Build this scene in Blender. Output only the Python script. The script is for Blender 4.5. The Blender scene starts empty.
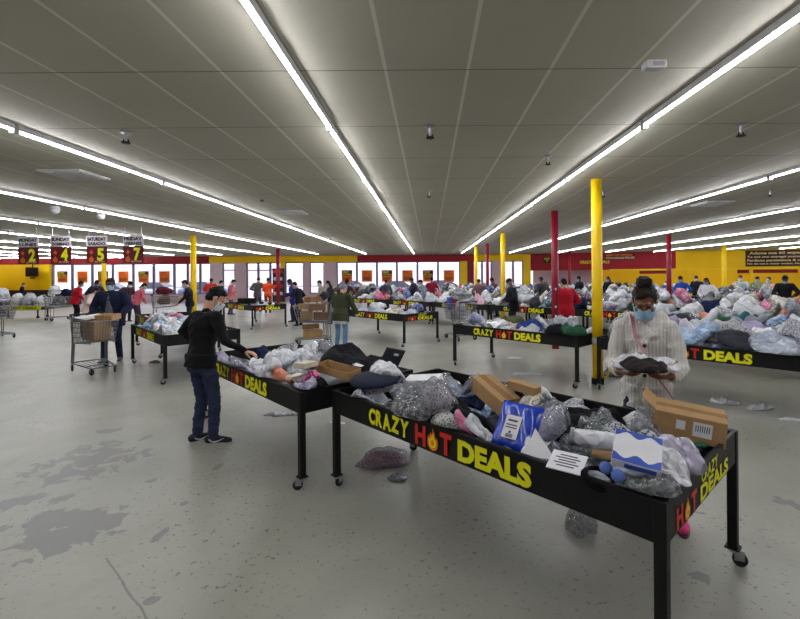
import bpy, bmesh, math, random
import numpy as np
from mathutils import Vector, Matrix, Euler

scene = bpy.context.scene
COL = scene.collection
PI = math.pi
R = math.radians
rng = random.Random(7)

# ---------------------------------------------------------------- camera
F = 442.0; PU, PV = 429.0, 276.0; EYE = Vector((0, 0, 1.75)); ROLL = R(0.43)
CEIL = 3.275
cam_d = bpy.data.cameras.new('camera'); cam = bpy.data.objects.new('camera', cam_d); COL.objects.link(cam)
cam.location = EYE; cam.rotation_euler = (R(90), ROLL, 0)
cam_d.sensor_width = 36; cam_d.lens = F / 800 * 36
cam_d.shift_x = -(PU - 400) / 800; cam_d.shift_y = -(309.5 - PV) / 800
cam_d.clip_start = 0.05; cam_d.clip_end = 300
scene.camera = cam
_RT = Vector((math.cos(ROLL), 0, -math.sin(ROLL))); _UP = Vector((math.sin(ROLL), 0, math.cos(ROLL)))

def ray(u, v):
    return Vector((0, 1, 0)) + _RT * ((u - PU) / F) + _UP * ((PV - v) / F)
def at(u, v, z=0.0):
    "point of height z seen at a photo pixel (measuring the photo)"
    d = ray(u, v); t = (z - EYE.z) / d.z
    return EYE + d * t
def atY(u, v, Y):
    d = ray(u, v); return EYE + d * Y

# ---------------------------------------------------------------- materials
def mat(name):
    m = bpy.data.materials.new(name); m.use_nodes = True
    nt = m.node_tree
    return m, nt, nt.nodes['Principled BSDF'], nt.nodes['Material Output']
def N(nt, typ, **kw):
    n = nt.nodes.new(typ)
    for k, v in kw.items():
        if k in n.inputs: n.inputs[k].default_value = v
        else: setattr(n, k, v)
    return n
def L(nt, a, b): nt.links.new(a, b)
def math_(nt, op, a, b=None, c=None):
    n = nt.nodes.new('ShaderNodeMath'); n.operation = op
    for i, x in enumerate((a, b, c)):
        if x is None: continue
        if isinstance(x, (int, float)): n.inputs[i].default_value = x
        else: L(nt, x, n.inputs[i])
    return n.outputs[0]
def mixc(nt, f, a, b):
    n = nt.nodes.new('ShaderNodeMix'); n.data_type = 'RGBA'
    for s, x in ((0, f), (6, a), (7, b)):
        if isinstance(x, (int, float)): n.inputs[s].default_value = x
        elif isinstance(x, (tuple, list)): n.inputs[s].default_value = (*x[:3], 1)
        else: L(nt, x, n.inputs[s])
    return n.outputs[2]
def ramp(nt, f, p0, p1, c0=(0, 0, 0), c1=(1, 1, 1)):
    n = nt.nodes.new('ShaderNodeValToRGB')
    n.color_ramp.elements[0].position = p0; n.color_ramp.elements[1].position = p1
    n.color_ramp.elements[0].color = (*c0, 1); n.color_ramp.elements[1].color = (*c1, 1)
    L(nt, f, n.inputs[0]); return n.outputs[0]
def bump(nt, b, h, strength=.3, dist=.01):
    n = N(nt, 'ShaderNodeBump', Strength=strength, Distance=dist); L(nt, h, n.inputs['Height']); L(nt, n.outputs[0], b.inputs['Normal'])

def plain(name, rgb, rough=.6, metal=0.0, var=.12, scale=8.0, bmp=0.0, spec=.4, coat=0.0):
    m, nt, b, o = mat(name)
    tc = N(nt, 'ShaderNodeTexCoord'); nz = N(nt, 'ShaderNodeTexNoise', Scale=scale, Detail=4.0)
    L(nt, tc.outputs['Object'], nz.inputs['Vector'])
    f = ramp(nt, nz.outputs[0], .3, .7)
    L(nt, mixc(nt, f, tuple(c * (1 - var) for c in rgb), tuple(min(1, c * (1 + var)) for c in rgb)), b.inputs['Base Color'])
    b.inputs['Roughness'].default_value = rough; b.inputs['Metallic'].default_value = metal
    b.inputs['Specular IOR Level'].default_value = spec; b.inputs['Coat Weight'].default_value = coat
    if bmp: bump(nt, b, nz.outputs[0], bmp, .01)
    return m
def srgb(r, g, b):
    f = lambda c: (c / 255 / 12.92) if c <= 10 else ((c / 255 + .055) / 1.055) ** 2.4
    return (f(r), f(g), f(b))

M = {}
M['black'] = plain('black_paint', (.007, .007, .0075), .5, 0, .2, 14, .05, .25)
M['black_matte'] = plain('black_matte', (.008, .008, .009), .85, 0, .1, 8, 0, .15)
M['rubber'] = plain('rubber', (.02, .02, .022), .7)
M['steel'] = plain('steel', (.42, .43, .45), .35, .9, .1)
M['chrome_grey'] = plain('cart_wire', (.22, .23, .25), .4, .6, .1)
M['yellow'] = plain('yellow_paint', srgb(250, 205, 5), .45, 0, .05, 3)
M['yellow_wall'] = plain('yellow_wall', srgb(247, 196, 0), .6, 0, .04, 1)
M['red_wall'] = plain('red_wall', srgb(158, 16, 34), .6, 0, .06, 1)
M['maroon'] = plain('maroon_paint', srgb(140, 16, 40), .45, 0, .06, 3)
M['white_wall'] = plain('white_wall', srgb(225, 205, 215), .7, 0, .03, 1)
M['pink_wall'] = plain('pink_wall', srgb(214, 186, 196), .7, 0, .03, 1)
M['brown_board'] = plain('brown_board', srgb(62, 30, 22), .6, 0, .08, 2)
M['letter_yellow'] = plain('letter_yellow', srgb(238, 236, 20), .5, 0, .02)
M['letter_red'] = plain('letter_red', srgb(214, 38, 28), .5, 0, .02)
M['letter_orange'] = plain('letter_orange', srgb(250, 130, 20), .5, 0, .02)
M['letter_cream'] = plain('letter_cream', srgb(232, 210, 160), .6, 0, .02)
M['letter_dark'] = plain('letter_dark', srgb(45, 25, 35), .6, 0, .02)
M['sign_white'] = plain('sign_white', srgb(225, 220, 225), .6, 0, .03)
M['sign_maroon'] = plain('sign_maroon', srgb(92, 16, 28), .6, 0, .1, 6)
M['sign_orange'] = plain('sign_orange', srgb(236, 120, 24), .6, 0, .1, 6)
M['cardboard'] = plain('cardboard', srgb(172, 138, 96), .9, 0, .1, 9, .05, .15)
M['cardboard_dark'] = plain('cardboard_dark', srgb(140, 102, 62), .85, 0, .1, 9, .05)
M['paper'] = plain('paper', srgb(232, 232, 234), .7, 0, .04, 12)
M['ink'] = plain('ink', srgb(60, 60, 66), .7)
M['blue_ink'] = plain('blue_ink', srgb(52, 82, 178), .5)
M['counter'] = plain('counter_dark', srgb(48, 40, 44), .5)
M['screen'] = plain('screen', (.01, .01, .012), .15)
M['hair'] = plain('hair_dark', (.005, .004, .004), .6, 0, .4, 60, .5, .18)
M['hair_brown'] = plain('hair_brown', (.016, .009, .007), .6, 0, .5, 60, .5, .2)
M['hair_grey'] = plain('hair_grey', (.2, .19, .18), .6, 0, .4, 60, .5, .4)
M['mask_blue'] = plain('mask_blue', srgb(160, 200, 228), .8, 0, .04, 30, .05)
M['mask_white'] = plain('mask_white', srgb(215, 222, 228), .8, 0, .04, 30, .05)
M['skin_tan'] = plain('skin_tan', srgb(196, 146, 118), .55, 0, .06, 20, .04)
M['skin_brown'] = plain('skin_brown', srgb(128, 84, 62), .5, 0, .08, 20, .04)
M['skin_dark'] = plain('skin_dark', srgb(84, 54, 42), .5, 0, .08, 20, .04)
M['skin_light'] = plain('skin_light', srgb(214, 168, 146), .55, 0, .06, 20, .04)
M['eye'] = plain('eye_dark', (.02, .012, .01), .2)
M['shoe_black'] = plain('shoe_black', srgb(26, 28, 38), .55)
M['shoe_pink'] = plain('shoe_pink', srgb(235, 50, 130), .5)
M['shoe_grey'] = plain('shoe_grey', srgb(90, 90, 95), .6)
M['sole_white'] = plain('sole_white', srgb(210, 210, 212), .6)
M['ceil_white'] = plain('fixture_white', srgb(205, 205, 205), .5)
M['asphalt'] = plain('asphalt', (.68, .66, .72), .9, 0, .1, .4)
M['car_white'] = plain('car_white', (.75, .75, .78), .25, 0, .02)
M['car_blue'] = plain('car_blue', (.12, .16, .3), .25, 0, .02)
M['car_glass'] = plain('car_glass', (.06, .07, .09), .1)
M['facade'] = plain('far_facade', (.8, .72, .72), .9, 0, .1, .5)

def cloth(name, rgb, bm=.35, scale=18., var=.22, rough=.9):
    m, nt, b, o = mat(name)
    tc = N(nt, 'ShaderNodeTexCoord'); n1 = N(nt, 'ShaderNodeTexNoise', Scale=scale, Detail=5.0); n2 = N(nt, 'ShaderNodeTexNoise', Scale=3.5, Detail=2.0)
    L(nt, tc.outputs['Object'], n1.inputs[0]); L(nt, tc.outputs['Object'], n2.inputs[0])
    L(nt, mixc(nt, ramp(nt, n2.outputs[0], .3, .7), tuple(c * (1 - var) for c in rgb), tuple(min(1, c * (1 + var)) for c in rgb)), b.inputs['Base Color'])
    b.inputs['Roughness'].default_value = rough; b.inputs['Specular IOR Level'].default_value = .2
    b.inputs['Sheen Weight'].default_value = .03
    h = math_(nt, 'ADD', n1.outputs[0], math_(nt, 'MULTIPLY', n2.outputs[0], 2.))
    bump(nt, b, h, bm, .02); return m
_cl = {}
def CL(rgb):
    k = tuple(rgb)
    if k not in _cl: _cl[k] = cloth('cloth_%d_%d_%d' % k, srgb(*k))
    return _cl[k]

# denim
def denim(name, rgb):
    m, nt, b, o = mat(name)
    tc = N(nt, 'ShaderNodeTexCoord'); n1 = N(nt, 'ShaderNodeTexNoise', Scale=5., Detail=4.0); n2 = N(nt, 'ShaderNodeTexNoise', Scale=160.)
    L(nt, tc.outputs['Object'], n1.inputs[0]); L(nt, tc.outputs['Object'], n2.inputs[0])
    c = mixc(nt, ramp(nt, n1.outputs[0], .35, .7), tuple(c * .7 for c in rgb), tuple(c * 1.35 for c in rgb))
    L(nt, mixc(nt, math_(nt, 'MULTIPLY', n2.outputs[0], .08), c, (.5, .55, .62)), b.inputs['Base Color'])
    b.inputs['Roughness'].default_value = .9; b.inputs['Specular IOR Level'].default_value = .2
    bump(nt, b, n1.outputs[0], .5, .03); return m
M['denim_dark'] = denim('denim_dark', srgb(30, 38, 70)); M['denim_light'] = denim('denim_light', srgb(92, 128, 170))
# cable knit
def knit():
    m, nt, b, o = mat('cream_knit')
    tc = N(nt, 'ShaderNodeTexCoord')
    w1 = N(nt, 'ShaderNodeTexWave', Scale=14., Distortion=2.5, wave_type='BANDS', bands_direction='X'); w1.inputs['Detail'].default_value = 1; w1.inputs['Detail Scale'].default_value = 5
    n2 = N(nt, 'ShaderNodeTexNoise', Scale=120.); n3 = N(nt, 'ShaderNodeTexNoise', Scale=4.)
    for n in (w1, n2, n3): L(nt, tc.outputs['Object'], n.inputs[0])
    c = mixc(nt, math_(nt, 'MULTIPLY', w1.outputs['Fac'], .6), srgb(214, 210, 202), srgb(236, 233, 226))
    L(nt, mixc(nt, math_(nt, 'MULTIPLY', n2.outputs[0], .4), c, srgb(204, 200, 192)), b.inputs['Base Color'])
    b.inputs['Roughness'].default_value = .95; b.inputs['Specular IOR Level'].default_value = .15
    h = math_(nt, 'ADD', math_(nt, 'MULTIPLY', w1.outputs['Fac'], 1.0), math_(nt, 'ADD', math_(nt, 'MULTIPLY', n2.outputs[0], .6), n3.outputs[0]))
    bump(nt, b, h, .55, .012); return m
M['knit'] = knit()

# goods: colour comes from each object's own colour
def goods(name, plastic, from_attr=False):
    m, nt, b, o = mat(name)
    oi = N(nt, 'ShaderNodeObjectInfo'); tc = N(nt, 'ShaderNodeTexCoord')
    col = oi.outputs['Color']; base = tc.outputs['Object']
    if from_attr:
        a = N(nt, 'ShaderNodeAttribute', attribute_name='Col'); col = a.outputs['Color']
    off = N(nt, 'ShaderNodeCombineXYZ'); r9 = math_(nt, 'MULTIPLY', oi.outputs['Random'], 37.)
    L(nt, r9, off.inputs[0]); L(nt, r9, off.inputs[1])
    va = N(nt, 'ShaderNodeVectorMath', operation='ADD'); L(nt, base, va.inputs[0]); L(nt, off.outputs[0], va.inputs[1]); vec = va.outputs[0]
    n1 = N(nt, 'ShaderNodeTexNoise', Scale=6., Detail=2., Distortion=.8); L(nt, vec, n1.inputs[0])
    dark = N(nt, 'ShaderNodeMix', data_type='RGBA', blend_type='MULTIPLY'); dark.inputs[0].default_value = .75
    L(nt, col, dark.inputs[6]); L(nt, ramp(nt, n1.outputs[0], .3, .6, (.62, .62, .64), (1.1, 1.1, 1.1)), dark.inputs[7]); c = dark.outputs[2]
    vor = N(nt, 'ShaderNodeTexVoronoi', Scale=12., feature='F1'); dv = N(nt, 'ShaderNodeVectorMath', operation='ADD'); L(nt, vec, dv.inputs[0]); sc = N(nt, 'ShaderNodeVectorMath', operation='SCALE', Scale=.22); L(nt, n1.outputs[1], sc.inputs[0]); L(nt, sc.outputs[0], dv.inputs[1]); L(nt, dv.outputs[0], vor.inputs[0])
    if plastic:
        patch = ramp(nt, n1.outputs[0], .47, .72, (.06, .06, .06), (.42, .42, .42))
        f = patch
        c = mixc(nt, f, c, (.82, .83, .87))
        b.inputs['Roughness'].default_value = .26; b.inputs['Coat Weight'].default_value = .7; b.inputs['Coat Roughness'].default_value = .1
        bump(nt, b, math_(nt, 'ADD', vor.outputs['Distance'], math_(nt, 'MULTIPLY', n1.outputs[0], 1.2)), .75, .06)
    else:
        b.inputs['Roughness'].default_value = .9; b.inputs['Specular IOR Level'].default_value = .2
        bump(nt, b, math_(nt, 'ADD', math_(nt, 'MULTIPLY', vor.outputs['Distance'], .4), n1.outputs[0]), .6, .05)
    L(nt, c, b.inputs['Base Color']); return m
M['bag'] = goods('plastic_over_fabric', True); M['fabric'] = goods('loose_fabric', False)
M['bag_far'] = goods('plastic_over_fabric_far', True, True)
def print_mat():
    "busy small print seen through plastic, tinted by the object's colour"
    m, nt, b, o = mat('patterned_fabric'); oi = N(nt, 'ShaderNodeObjectInfo'); tc = N(nt, 'ShaderNodeTexCoord')
    v = N(nt, 'ShaderNodeTexVoronoi', Scale=75.); n1 = N(nt, 'ShaderNodeTexNoise', Scale=11., Detail=3., Distortion=1.5)
    L(nt, tc.outputs['Object'], v.inputs[0]); L(nt, tc.outputs['Object'], n1.inputs[0])
    f = math_(nt, 'GREATER_THAN', math_(nt, 'ADD', v.outputs['Distance'], math_(nt, 'MULTIPLY', n1.outputs[0], .6)), .70)
    L(nt, mixc(nt, math_(nt, 'MULTIPLY', f, .7), oi.outputs['Color'], (.62, .62, .66)), b.inputs['Base Color']); b.inputs['Roughness'].default_value = .35; b.inputs['Coat Weight'].default_value = .4
    bump(nt, b, n1.outputs[0], .7, .03); return m
M['print'] = print_mat()
def clear_mat():
    m, nt, b, o = mat('clear_plastic'); nt.nodes.remove(b)
    tc = N(nt, 'ShaderNodeTexCoord'); n1 = N(nt, 'ShaderNodeTexNoise', Scale=9., Detail=3., Distortion=1.); L(nt, tc.outputs['Object'], n1.inputs[0])
    sc = N(nt, 'ShaderNodeVectorMath', operation='SCALE', Scale=.12); L(nt, n1.outputs[1], sc.inputs[0]); ad = N(nt, 'ShaderNodeVectorMath', operation='ADD'); L(nt, tc.outputs['Object'], ad.inputs[0]); L(nt, sc.outputs[0], ad.inputs[1])
    vo = N(nt, 'ShaderNodeTexVoronoi', Scale=24.); L(nt, ad.outputs[0], vo.inputs[0]); ve = N(nt, 'ShaderNodeTexVoronoi', Scale=24., feature='DISTANCE_TO_EDGE'); L(nt, ad.outputs[0], ve.inputs[0])
    st = ramp(nt, ve.outputs['Distance'], 0, .07, (1, 1, 1), (0, 0, 0)); st = math_(nt, 'MULTIPLY', st, ramp(nt, n1.outputs[0], .4, .65))
    bp = N(nt, 'ShaderNodeBump', Strength=1.0, Distance=.07); L(nt, vo.outputs['Distance'], bp.inputs['Height'])
    tr = N(nt, 'ShaderNodeBsdfTransparent'); tr.inputs[0].default_value = (.93, .94, .96, 1)
    gl = N(nt, 'ShaderNodeBsdfPrincipled', Roughness=.12); gl.inputs['Base Color'].default_value = (.95, .96, 1, 1); gl.inputs['Coat Weight'].default_value = 1
    L(nt, bp.outputs[0], gl.inputs['Normal'])
    lw = N(nt, 'ShaderNodeLayerWeight', Blend=.35); L(nt, bp.outputs[0], lw.inputs['Normal'])
    f = math_(nt, 'MINIMUM', math_(nt, 'ADD', math_(nt, 'ADD', math_(nt, 'MULTIPLY', st, .5), .10), math_(nt, 'MULTIPLY', lw.outputs['Fresnel'], .6)), .85)
    mx = N(nt, 'ShaderNodeMixShader'); L(nt, f, mx.inputs[0]); L(nt, tr.outputs[0], mx.inputs[1]); L(nt, gl.outputs[0], mx.inputs[2]); L(nt, mx.outputs[0], o.inputs[0]); return m
M['clear'] = clear_mat()
def glass_mat():
    m, nt, b, o = mat('window_glass'); nt.nodes.remove(b)
    tr = N(nt, 'ShaderNodeBsdfTransparent'); tr.inputs[0].default_value = (.95, .95, 1, 1); gl = N(nt, 'ShaderNodeBsdfGlossy', Roughness=.03); fr = N(nt, 'ShaderNodeFresnel', IOR=1.3)
    mx = N(nt, 'ShaderNodeMixShader'); L(nt, fr.outputs[0], mx.inputs[0]); L(nt, tr.outputs[0], mx.inputs[1]); L(nt, gl.outputs[0], mx.inputs[2]); L(nt, mx.outputs[0], o.inputs[0]); return m
M['glass'] = glass_mat()
def emit(name, rgb, s):
    m, nt, b, o = mat(name); b.inputs['Emission Color'].default_value = (*rgb, 1); b.inputs['Emission Strength'].default_value = s; b.inputs['Base Color'].default_value = (.8, .8, .8, 1); return m
M['tube'] = emit('led_tube', (.93, .95, 1.0), 50.0)

def floor_mat():
    m, nt, b, o = mat('polished_concrete'); g = N(nt, 'ShaderNodeNewGeometry'); P_ = g.outputs['Position']
    def nz(s, d=4., dist=0.):
        n = N(nt, 'ShaderNodeTexNoise', Scale=s, Detail=d, Distortion=dist); L(nt, P_, n.inputs[0]); return n.outputs[0]
    big, mid, fine, gr = nz(.35, 3.), nz(1.6, 5., .6), nz(14., 6.), nz(60., 3.)
    c = mixc(nt, ramp(nt, big, .35, .68), srgb(152, 151, 138), srgb(178, 177, 165))
    c = mixc(nt, math_(nt, 'MULTIPLY', ramp(nt, mid, .42, .72), .5), c, srgb(142, 140, 128))
    c = mixc(nt, math_(nt, 'MULTIPLY', fine, .25), c, srgb(140, 139, 132))
    # small dark pits
    sp = math_(nt, 'MULTIPLY', ramp(nt, nz(27., 2.), .635, .68), ramp(nt, nz(.9, 2.), .34, .58))
    c = mixc(nt, math_(nt, 'MULTIPLY', sp, .75), c, srgb(70, 68, 62))
    # worn stains at the left of the aisle and beneath the tables
    xy = N(nt, 'ShaderNodeSeparateXYZ'); L(nt, P_, xy.inputs[0]); tot = None
    for u, v, ru, rv in STAINS:
        p = at(u, v); q = at(u + ru, v); w = at(u, v + rv); rx = (q - p).length; ry = (w - p).length
        d = math_(nt, 'ADD', math_(nt, 'POWER', math_(nt, 'DIVIDE', math_(nt, 'SUBTRACT', xy.outputs[0], p.x), rx), 2.), math_(nt, 'POWER', math_(nt, 'DIVIDE', math_(nt, 'SUBTRACT', xy.outputs[1], p.y), ry), 2.))
        k = math_(nt, 'SUBTRACT', 1., d); tot = k if tot is None else math_(nt, 'MAXIMUM', tot, k)
    edge = math_(nt, 'ADD', math_(nt, 'MULTIPLY', math_(nt, 'MAXIMUM', tot, -.7), .34), math_(nt, 'ADD', math_(nt, 'MULTIPLY', nz(6., 7., 1.), 1.3), math_(nt, 'MULTIPLY', nz(2.2, 3.), .7)))
    st = ramp(nt, math_(nt, 'MULTIPLY', edge, .5), .580, .598)
    c = mixc(nt, math_(nt, 'MULTIPLY', st, .75), c, srgb(116, 115, 114))
    # a crack running out of the picture's bottom edge
    p, q = at(106, 558), at(150, 625); dx_, dy_ = (q - p).normalized().x, (q - p).normalized().y
    dist = math_(nt, 'ADD', math_(nt, 'MULTIPLY', xy.outputs[0], dy_), math_(nt, 'MULTIPLY', xy.outputs[1], -dx_)); dist = math_(nt, 'ADD', dist, -(p.x * dy_ - p.y * dx_)); dist = math_(nt, 'ABSOLUTE', math_(nt, 'ADD', dist, math_(nt, 'MULTIPLY', math_(nt, 'SUBTRACT', nz(4., 4.), .5), .05)))
    al = math_(nt, 'ADD', math_(nt, 'ADD', math_(nt, 'MULTIPLY', xy.outputs[0], dx_), math_(nt, 'MULTIPLY', xy.outputs[1], dy_)), -(p.x * dx_ + p.y * dy_))
    cr = math_(nt, 'MULTIPLY', math_(nt, 'LESS_THAN', dist, .006), math_(nt, 'MULTIPLY', math_(nt, 'GREATER_THAN', al, 0.), math_(nt, 'LESS_THAN', al, 1.2)))
    c = mixc(nt, math_(nt, 'MULTIPLY', cr, .6), c, srgb(92, 90, 86))
    L(nt, c, b.inputs['Base Color'])
    rr = math_(nt, 'ADD', math_(nt, 'MULTIPLY', mid, .16), .27); L(nt, rr, b.inputs['Roughness']); b.inputs['Specular IOR Level'].default_value = .5
    bump(nt, b, math_(nt, 'ADD', fine, math_(nt, 'MULTIPLY', gr, .4)), .06, .01); return m
STAINS = [(85, 462, 52, 22), (75, 527, 62, 26), (20, 500, 22, 10), (185, 503, 8, 8), (152, 481, 10, 4), (218, 466, 5, 5), (160, 535, 5, 9), (690, 577, 20, 9), (783, 500, 14, 9), (700, 512, 10, 4), (740, 520, 12, 4), (150, 600, 9, 5), (60, 500, 12, 6), (110, 430, 14, 3), (145, 438, 5, 3)]
M['floor'] = floor_mat()
def ceil_mat():
    m, nt, b, o = mat('ceiling_panels'); g = N(nt, 'ShaderNodeNewGeometry'); s = N(nt, 'ShaderNodeSeparateXYZ'); L(nt, g.outputs['Position'], s.inputs[0])
    def seam(x, per, off, w):
        f = math_(nt, 'FRACT', math_(nt, 'DIVIDE', math_(nt, 'ADD', x, off + 1000 * per), per)); return math_(nt, 'LESS_THAN', math_(nt, 'ABSOLUTE', math_(nt, 'SUBTRACT', f, .5)), w / per / 2)
    lng = seam(s.outputs[0], .61, .305 + .31, .026); tr = seam(s.outputs[1], 1.22, .61 - 3.27, .014)
    n = N(nt, 'ShaderNodeTexNoise', Scale=.8, Detail=4.); L(nt, g.outputs['Position'], n.inputs[0]); n2 = N(nt, 'ShaderNodeTexNoise', Scale=90., Detail=2.); L(nt, g.outputs['Position'], n2.inputs[0])
    # each panel a slightly different grey
    fl = N(nt, 'ShaderNodeVectorMath', operation='FLOOR'); dv = N(nt, 'ShaderNodeVectorMath', operation='DIVIDE'); dv.inputs[1].default_value = (.61, 1.22, 10); ad = N(nt, 'ShaderNodeVectorMath', operation='ADD'); ad.inputs[1].default_value = (.31, -3.27, 0)
    L(nt, g.outputs['Position'], ad.inputs[0]); L(nt, ad.outputs[0], dv.inputs[0]); L(nt, dv.outputs[0], fl.inputs[0]); wn = N(nt, 'ShaderNodeTexWhiteNoise'); L(nt, fl.outputs[0], wn.inputs[0])
    c = mixc(nt, n.outputs[0], srgb(176, 171, 155), srgb(194, 190, 174)); c = mixc(nt, math_(nt, 'MULTIPLY', wn.outputs[0], .16), c, srgb(150, 146, 132)); c = mixc(nt, math_(nt, 'MULTIPLY', n2.outputs[0], .12), c, srgb(120, 118, 106))
    c = mixc(nt, math_(nt, 'MULTIPLY', lng, .7), c, srgb(226, 223, 210)); c = mixc(nt, math_(nt, 'MULTIPLY', tr, .75), c, srgb(92, 88, 78))
    L(nt, c, b.inputs['Base Color']); b.inputs['Roughness'].default_value = .7; b.inputs['Specular IOR Level'].default_value = .3
    bump(nt, b, n2.outputs[0], .05, .01); return m
M['ceiling'] = ceil_mat()

# ---------------------------------------------------------------- geometry helpers
class MB:
    def __init__(s): s.v = []; s.f = []; s.m = []
    def add(s, vs, fs, mi=0, X=None):
        b = len(s.v)
        s.v += [tuple(X @ Vector(p)) for p in vs] if X is not None else [tuple(p) for p in vs]
        s.f += [tuple(b + i for i in f) for f in fs]; s.m += [mi] * len(fs); return s
    def box(s, c, d, mi=0, X=None, bev=0.0):
        x, y, z = d[0] / 2, d[1] / 2, d[2] / 2; c = Vector(c)
        if bev <= 0:
            vs = [(i * x, j * y, k * z) for i in (-1, 1) for j in (-1, 1) for k in (-1, 1)]
            fs = [(0, 1, 3, 2), (4, 6, 7, 5), (0, 4, 5, 1), (2, 3, 7, 6), (0, 2, 6, 4), (1, 5, 7, 3)]
        else:
            e = min(bev, x * .49, y * .49, z * .49)
            bm = bmesh.new(); bmesh.ops.create_cube(bm, size=1)
            for v in bm.verts: v.co = Vector((v.co.x * 2 * x, v.co.y * 2 * y, v.co.z * 2 * z))
            bmesh.ops.bevel(bm, geom=bm.edges[:], offset=e, segments=2, affect='EDGES', profile=.5)
            bm.verts.index_update(); vs = [tuple(v.co) for v in bm.verts]; fs = [[v.index for v in f.verts] for f in bm.faces]; bm.free()
        vs = [Vector(v) + c for v in vs]
        return s.add(vs, fs, mi, X)
    def cyl(s, p0, p1, r0, r1=None, seg=12, mi=0, X=None, caps=True):
        r1 = r0 if r1 is None else r1; p0, p1 = Vector(p0), Vector(p1); d = (p1 - p0).normalized()
        a = d.orthogonal().normalized(); b = d.cross(a); vs = []
        for p, r in ((p0, r0), (p1, r1)):
            for i in range(seg):
                t = 2 * PI * i / seg; vs.append(p + a * (r * math.cos(t)) + b * (r * math.sin(t)))
        fs = [(i, (i + 1) % seg, seg + (i + 1) % seg, seg + i) for i in range(seg)]
        if caps: fs += [tuple(range(seg - 1, -1, -1)), tuple(range(seg, 2 * seg))]
        return s.add(vs, fs, mi, X)
    def lathe(s, prof, seg=16, mi=0, X=None):
        vs = []; n = len(prof)
        for r, z in prof:
            for i in range(seg):
                t = 2 * PI * i / seg; vs.append((r * math.cos(t), r * math.sin(t), z))
        fs = [(k * seg + i, k * seg + (i + 1) % seg, (k + 1) * seg + (i + 1) % seg, (k + 1) * seg + i) for k in range(n - 1) for i in range(seg)]
        fs += [tuple(range(seg - 1, -1, -1)), tuple((n - 1) * seg + i for i in range(seg))]
        return s.add(vs, fs, mi, X)
    def ball(s, c, r, seg=14, mi=0, X=None):
        r = (r, r, r) if isinstance(r, (int, float)) else r; c = Vector(c); vs = [(0, 0, -r[2])]; n = max(5, seg // 2)
        for k in range(1, n):
            ph = -PI / 2 + PI * k / n
            for i in range(seg):
                t = 2 * PI * i / seg; vs.append((r[0] * math.cos(ph) * math.cos(t), r[1] * math.cos(ph) * math.sin(t), r[2] * math.sin(ph)))
        vs.append((0, 0, r[2])); last = len(vs) - 1; fs = []
        for i in range(seg):
            fs.append((0, 1 + (i + 1) % seg, 1 + i)); b = 1 + (n - 2) * seg; fs.append((last, b + i, b + (i + 1) % seg))
        for k in range(n - 2):
            for i in range(seg):
                a = 1 + k * seg; fs.append((a + i, a + (i + 1) % seg, a + seg + (i + 1) % seg, a + seg + i))
        return s.add([X @ (Vector(v)) + c if X is not None else Vector(v) + c for v in vs], fs, mi)
    def cap(s, p0, p1, r0, r1, seg=12, mi=0):
        "tapered capsule"
        p0, p1 = Vector(p0), Vector(p1); d = p1 - p0; ln = d.length
        if ln < 1e-5: return s.ball(p0, r0, seg, mi)
        d /= ln; a = d.orthogonal().normalized(); b = d.cross(a); rings = []
        for k in range(1, 5): ph = -PI / 2 + PI / 2 * k / 4; rings.append((r0 * math.sin(ph), r0 * math.cos(ph)))
        for k in range(0, 4): ph = PI / 2 * k / 4; rings.append((ln + r1 * math.sin(ph), r1 * math.cos(ph)))
        vs = [p0 - d * r0]
        for h, r in rings:
            for i in range(seg):
                t = 2 * PI * i / seg; vs.append(p0 + d * h + a * (r * math.cos(t)) + b * (r * math.sin(t)))
        vs.append(p1 + d * r1); last = len(vs) - 1; n = len(rings); fs = []
        for i in range(seg): fs.append((0, 1 + (i + 1) % seg, 1 + i)); q = 1 + (n - 1) * seg; fs.append((last, q + i, q + (i + 1) % seg))
        for k in range(n - 1):
            for i in range(seg): q = 1 + k * seg; fs.append((q + i, q + (i + 1) % seg, q + seg + (i + 1) % seg, q + seg + i))
        return s.add(vs, fs, mi)
    def tube(s, pts, r, seg=8, mi=0):
        for a, b in zip(pts[:-1], pts[1:]): s.cap(a, b, r, r, seg, mi)
        return s
    def loft(s, secs, seg=20, mi=0):
        "secs: (centre, right vector*rx, forward vector*ry)"
        vs = []; n = len(secs)
        for c, a, b in secs:
            for i in range(seg):
                t = 2 * PI * i / seg; vs.append(Vector(c) + Vector(a) * math.cos(t) + Vector(b) * math.sin(t))
        fs = [(k * seg + i, k * seg + (i + 1) % seg, (k + 1) * seg + (i + 1) % seg, (k + 1) * seg + i) for k in range(n - 1) for i in range(seg)]
        fs += [tuple(range(seg - 1, -1, -1)), tuple((n - 1) * seg + i for i in range(seg))]
        return s.add(vs, fs, mi)
    def quad(s, a, b, c, d, mi=0): return s.add([a, b, c, d], [(0, 1, 2, 3)], mi)
    def mesh(s, name, mats, smooth=False):
        me = bpy.data.meshes.new(name); me.from_pydata(s.v, [], s.f)
        for m in (mats if isinstance(mats, (list, tuple)) else [mats]): me.materials.append(m)
        me.polygons.foreach_set('material_index', s.m)
        if smooth: me.polygons.foreach_set('use_smooth', [True] * len(me.polygons))
        me.update(); return me
    def build(s, name, mats, parent=None, smooth=False, loc=None, rotz=0):
        o = bpy.data.objects.new(name, s.mesh(name, mats, smooth)); COL.objects.link(o)
        if parent is not None: o.parent = parent
        if loc is not None: o.location = loc
        o.rotation_euler.z = rotz; return o
def tag(o, label, cat, group=None, kind=None):
    o['label'] = label; o['category'] = cat
    if group: o['group'] = group
    if kind: o['kind'] = kind
    return o
def thing(name, label, cat, loc=(0, 0, 0), rotz=0, group=None):
    o = bpy.data.objects.new(name, None); COL.objects.link(o); o.empty_display_size = .1
    o.location = loc; o.rotation_euler = (0, 0, rotz); return tag(o, label, cat, group)
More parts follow.
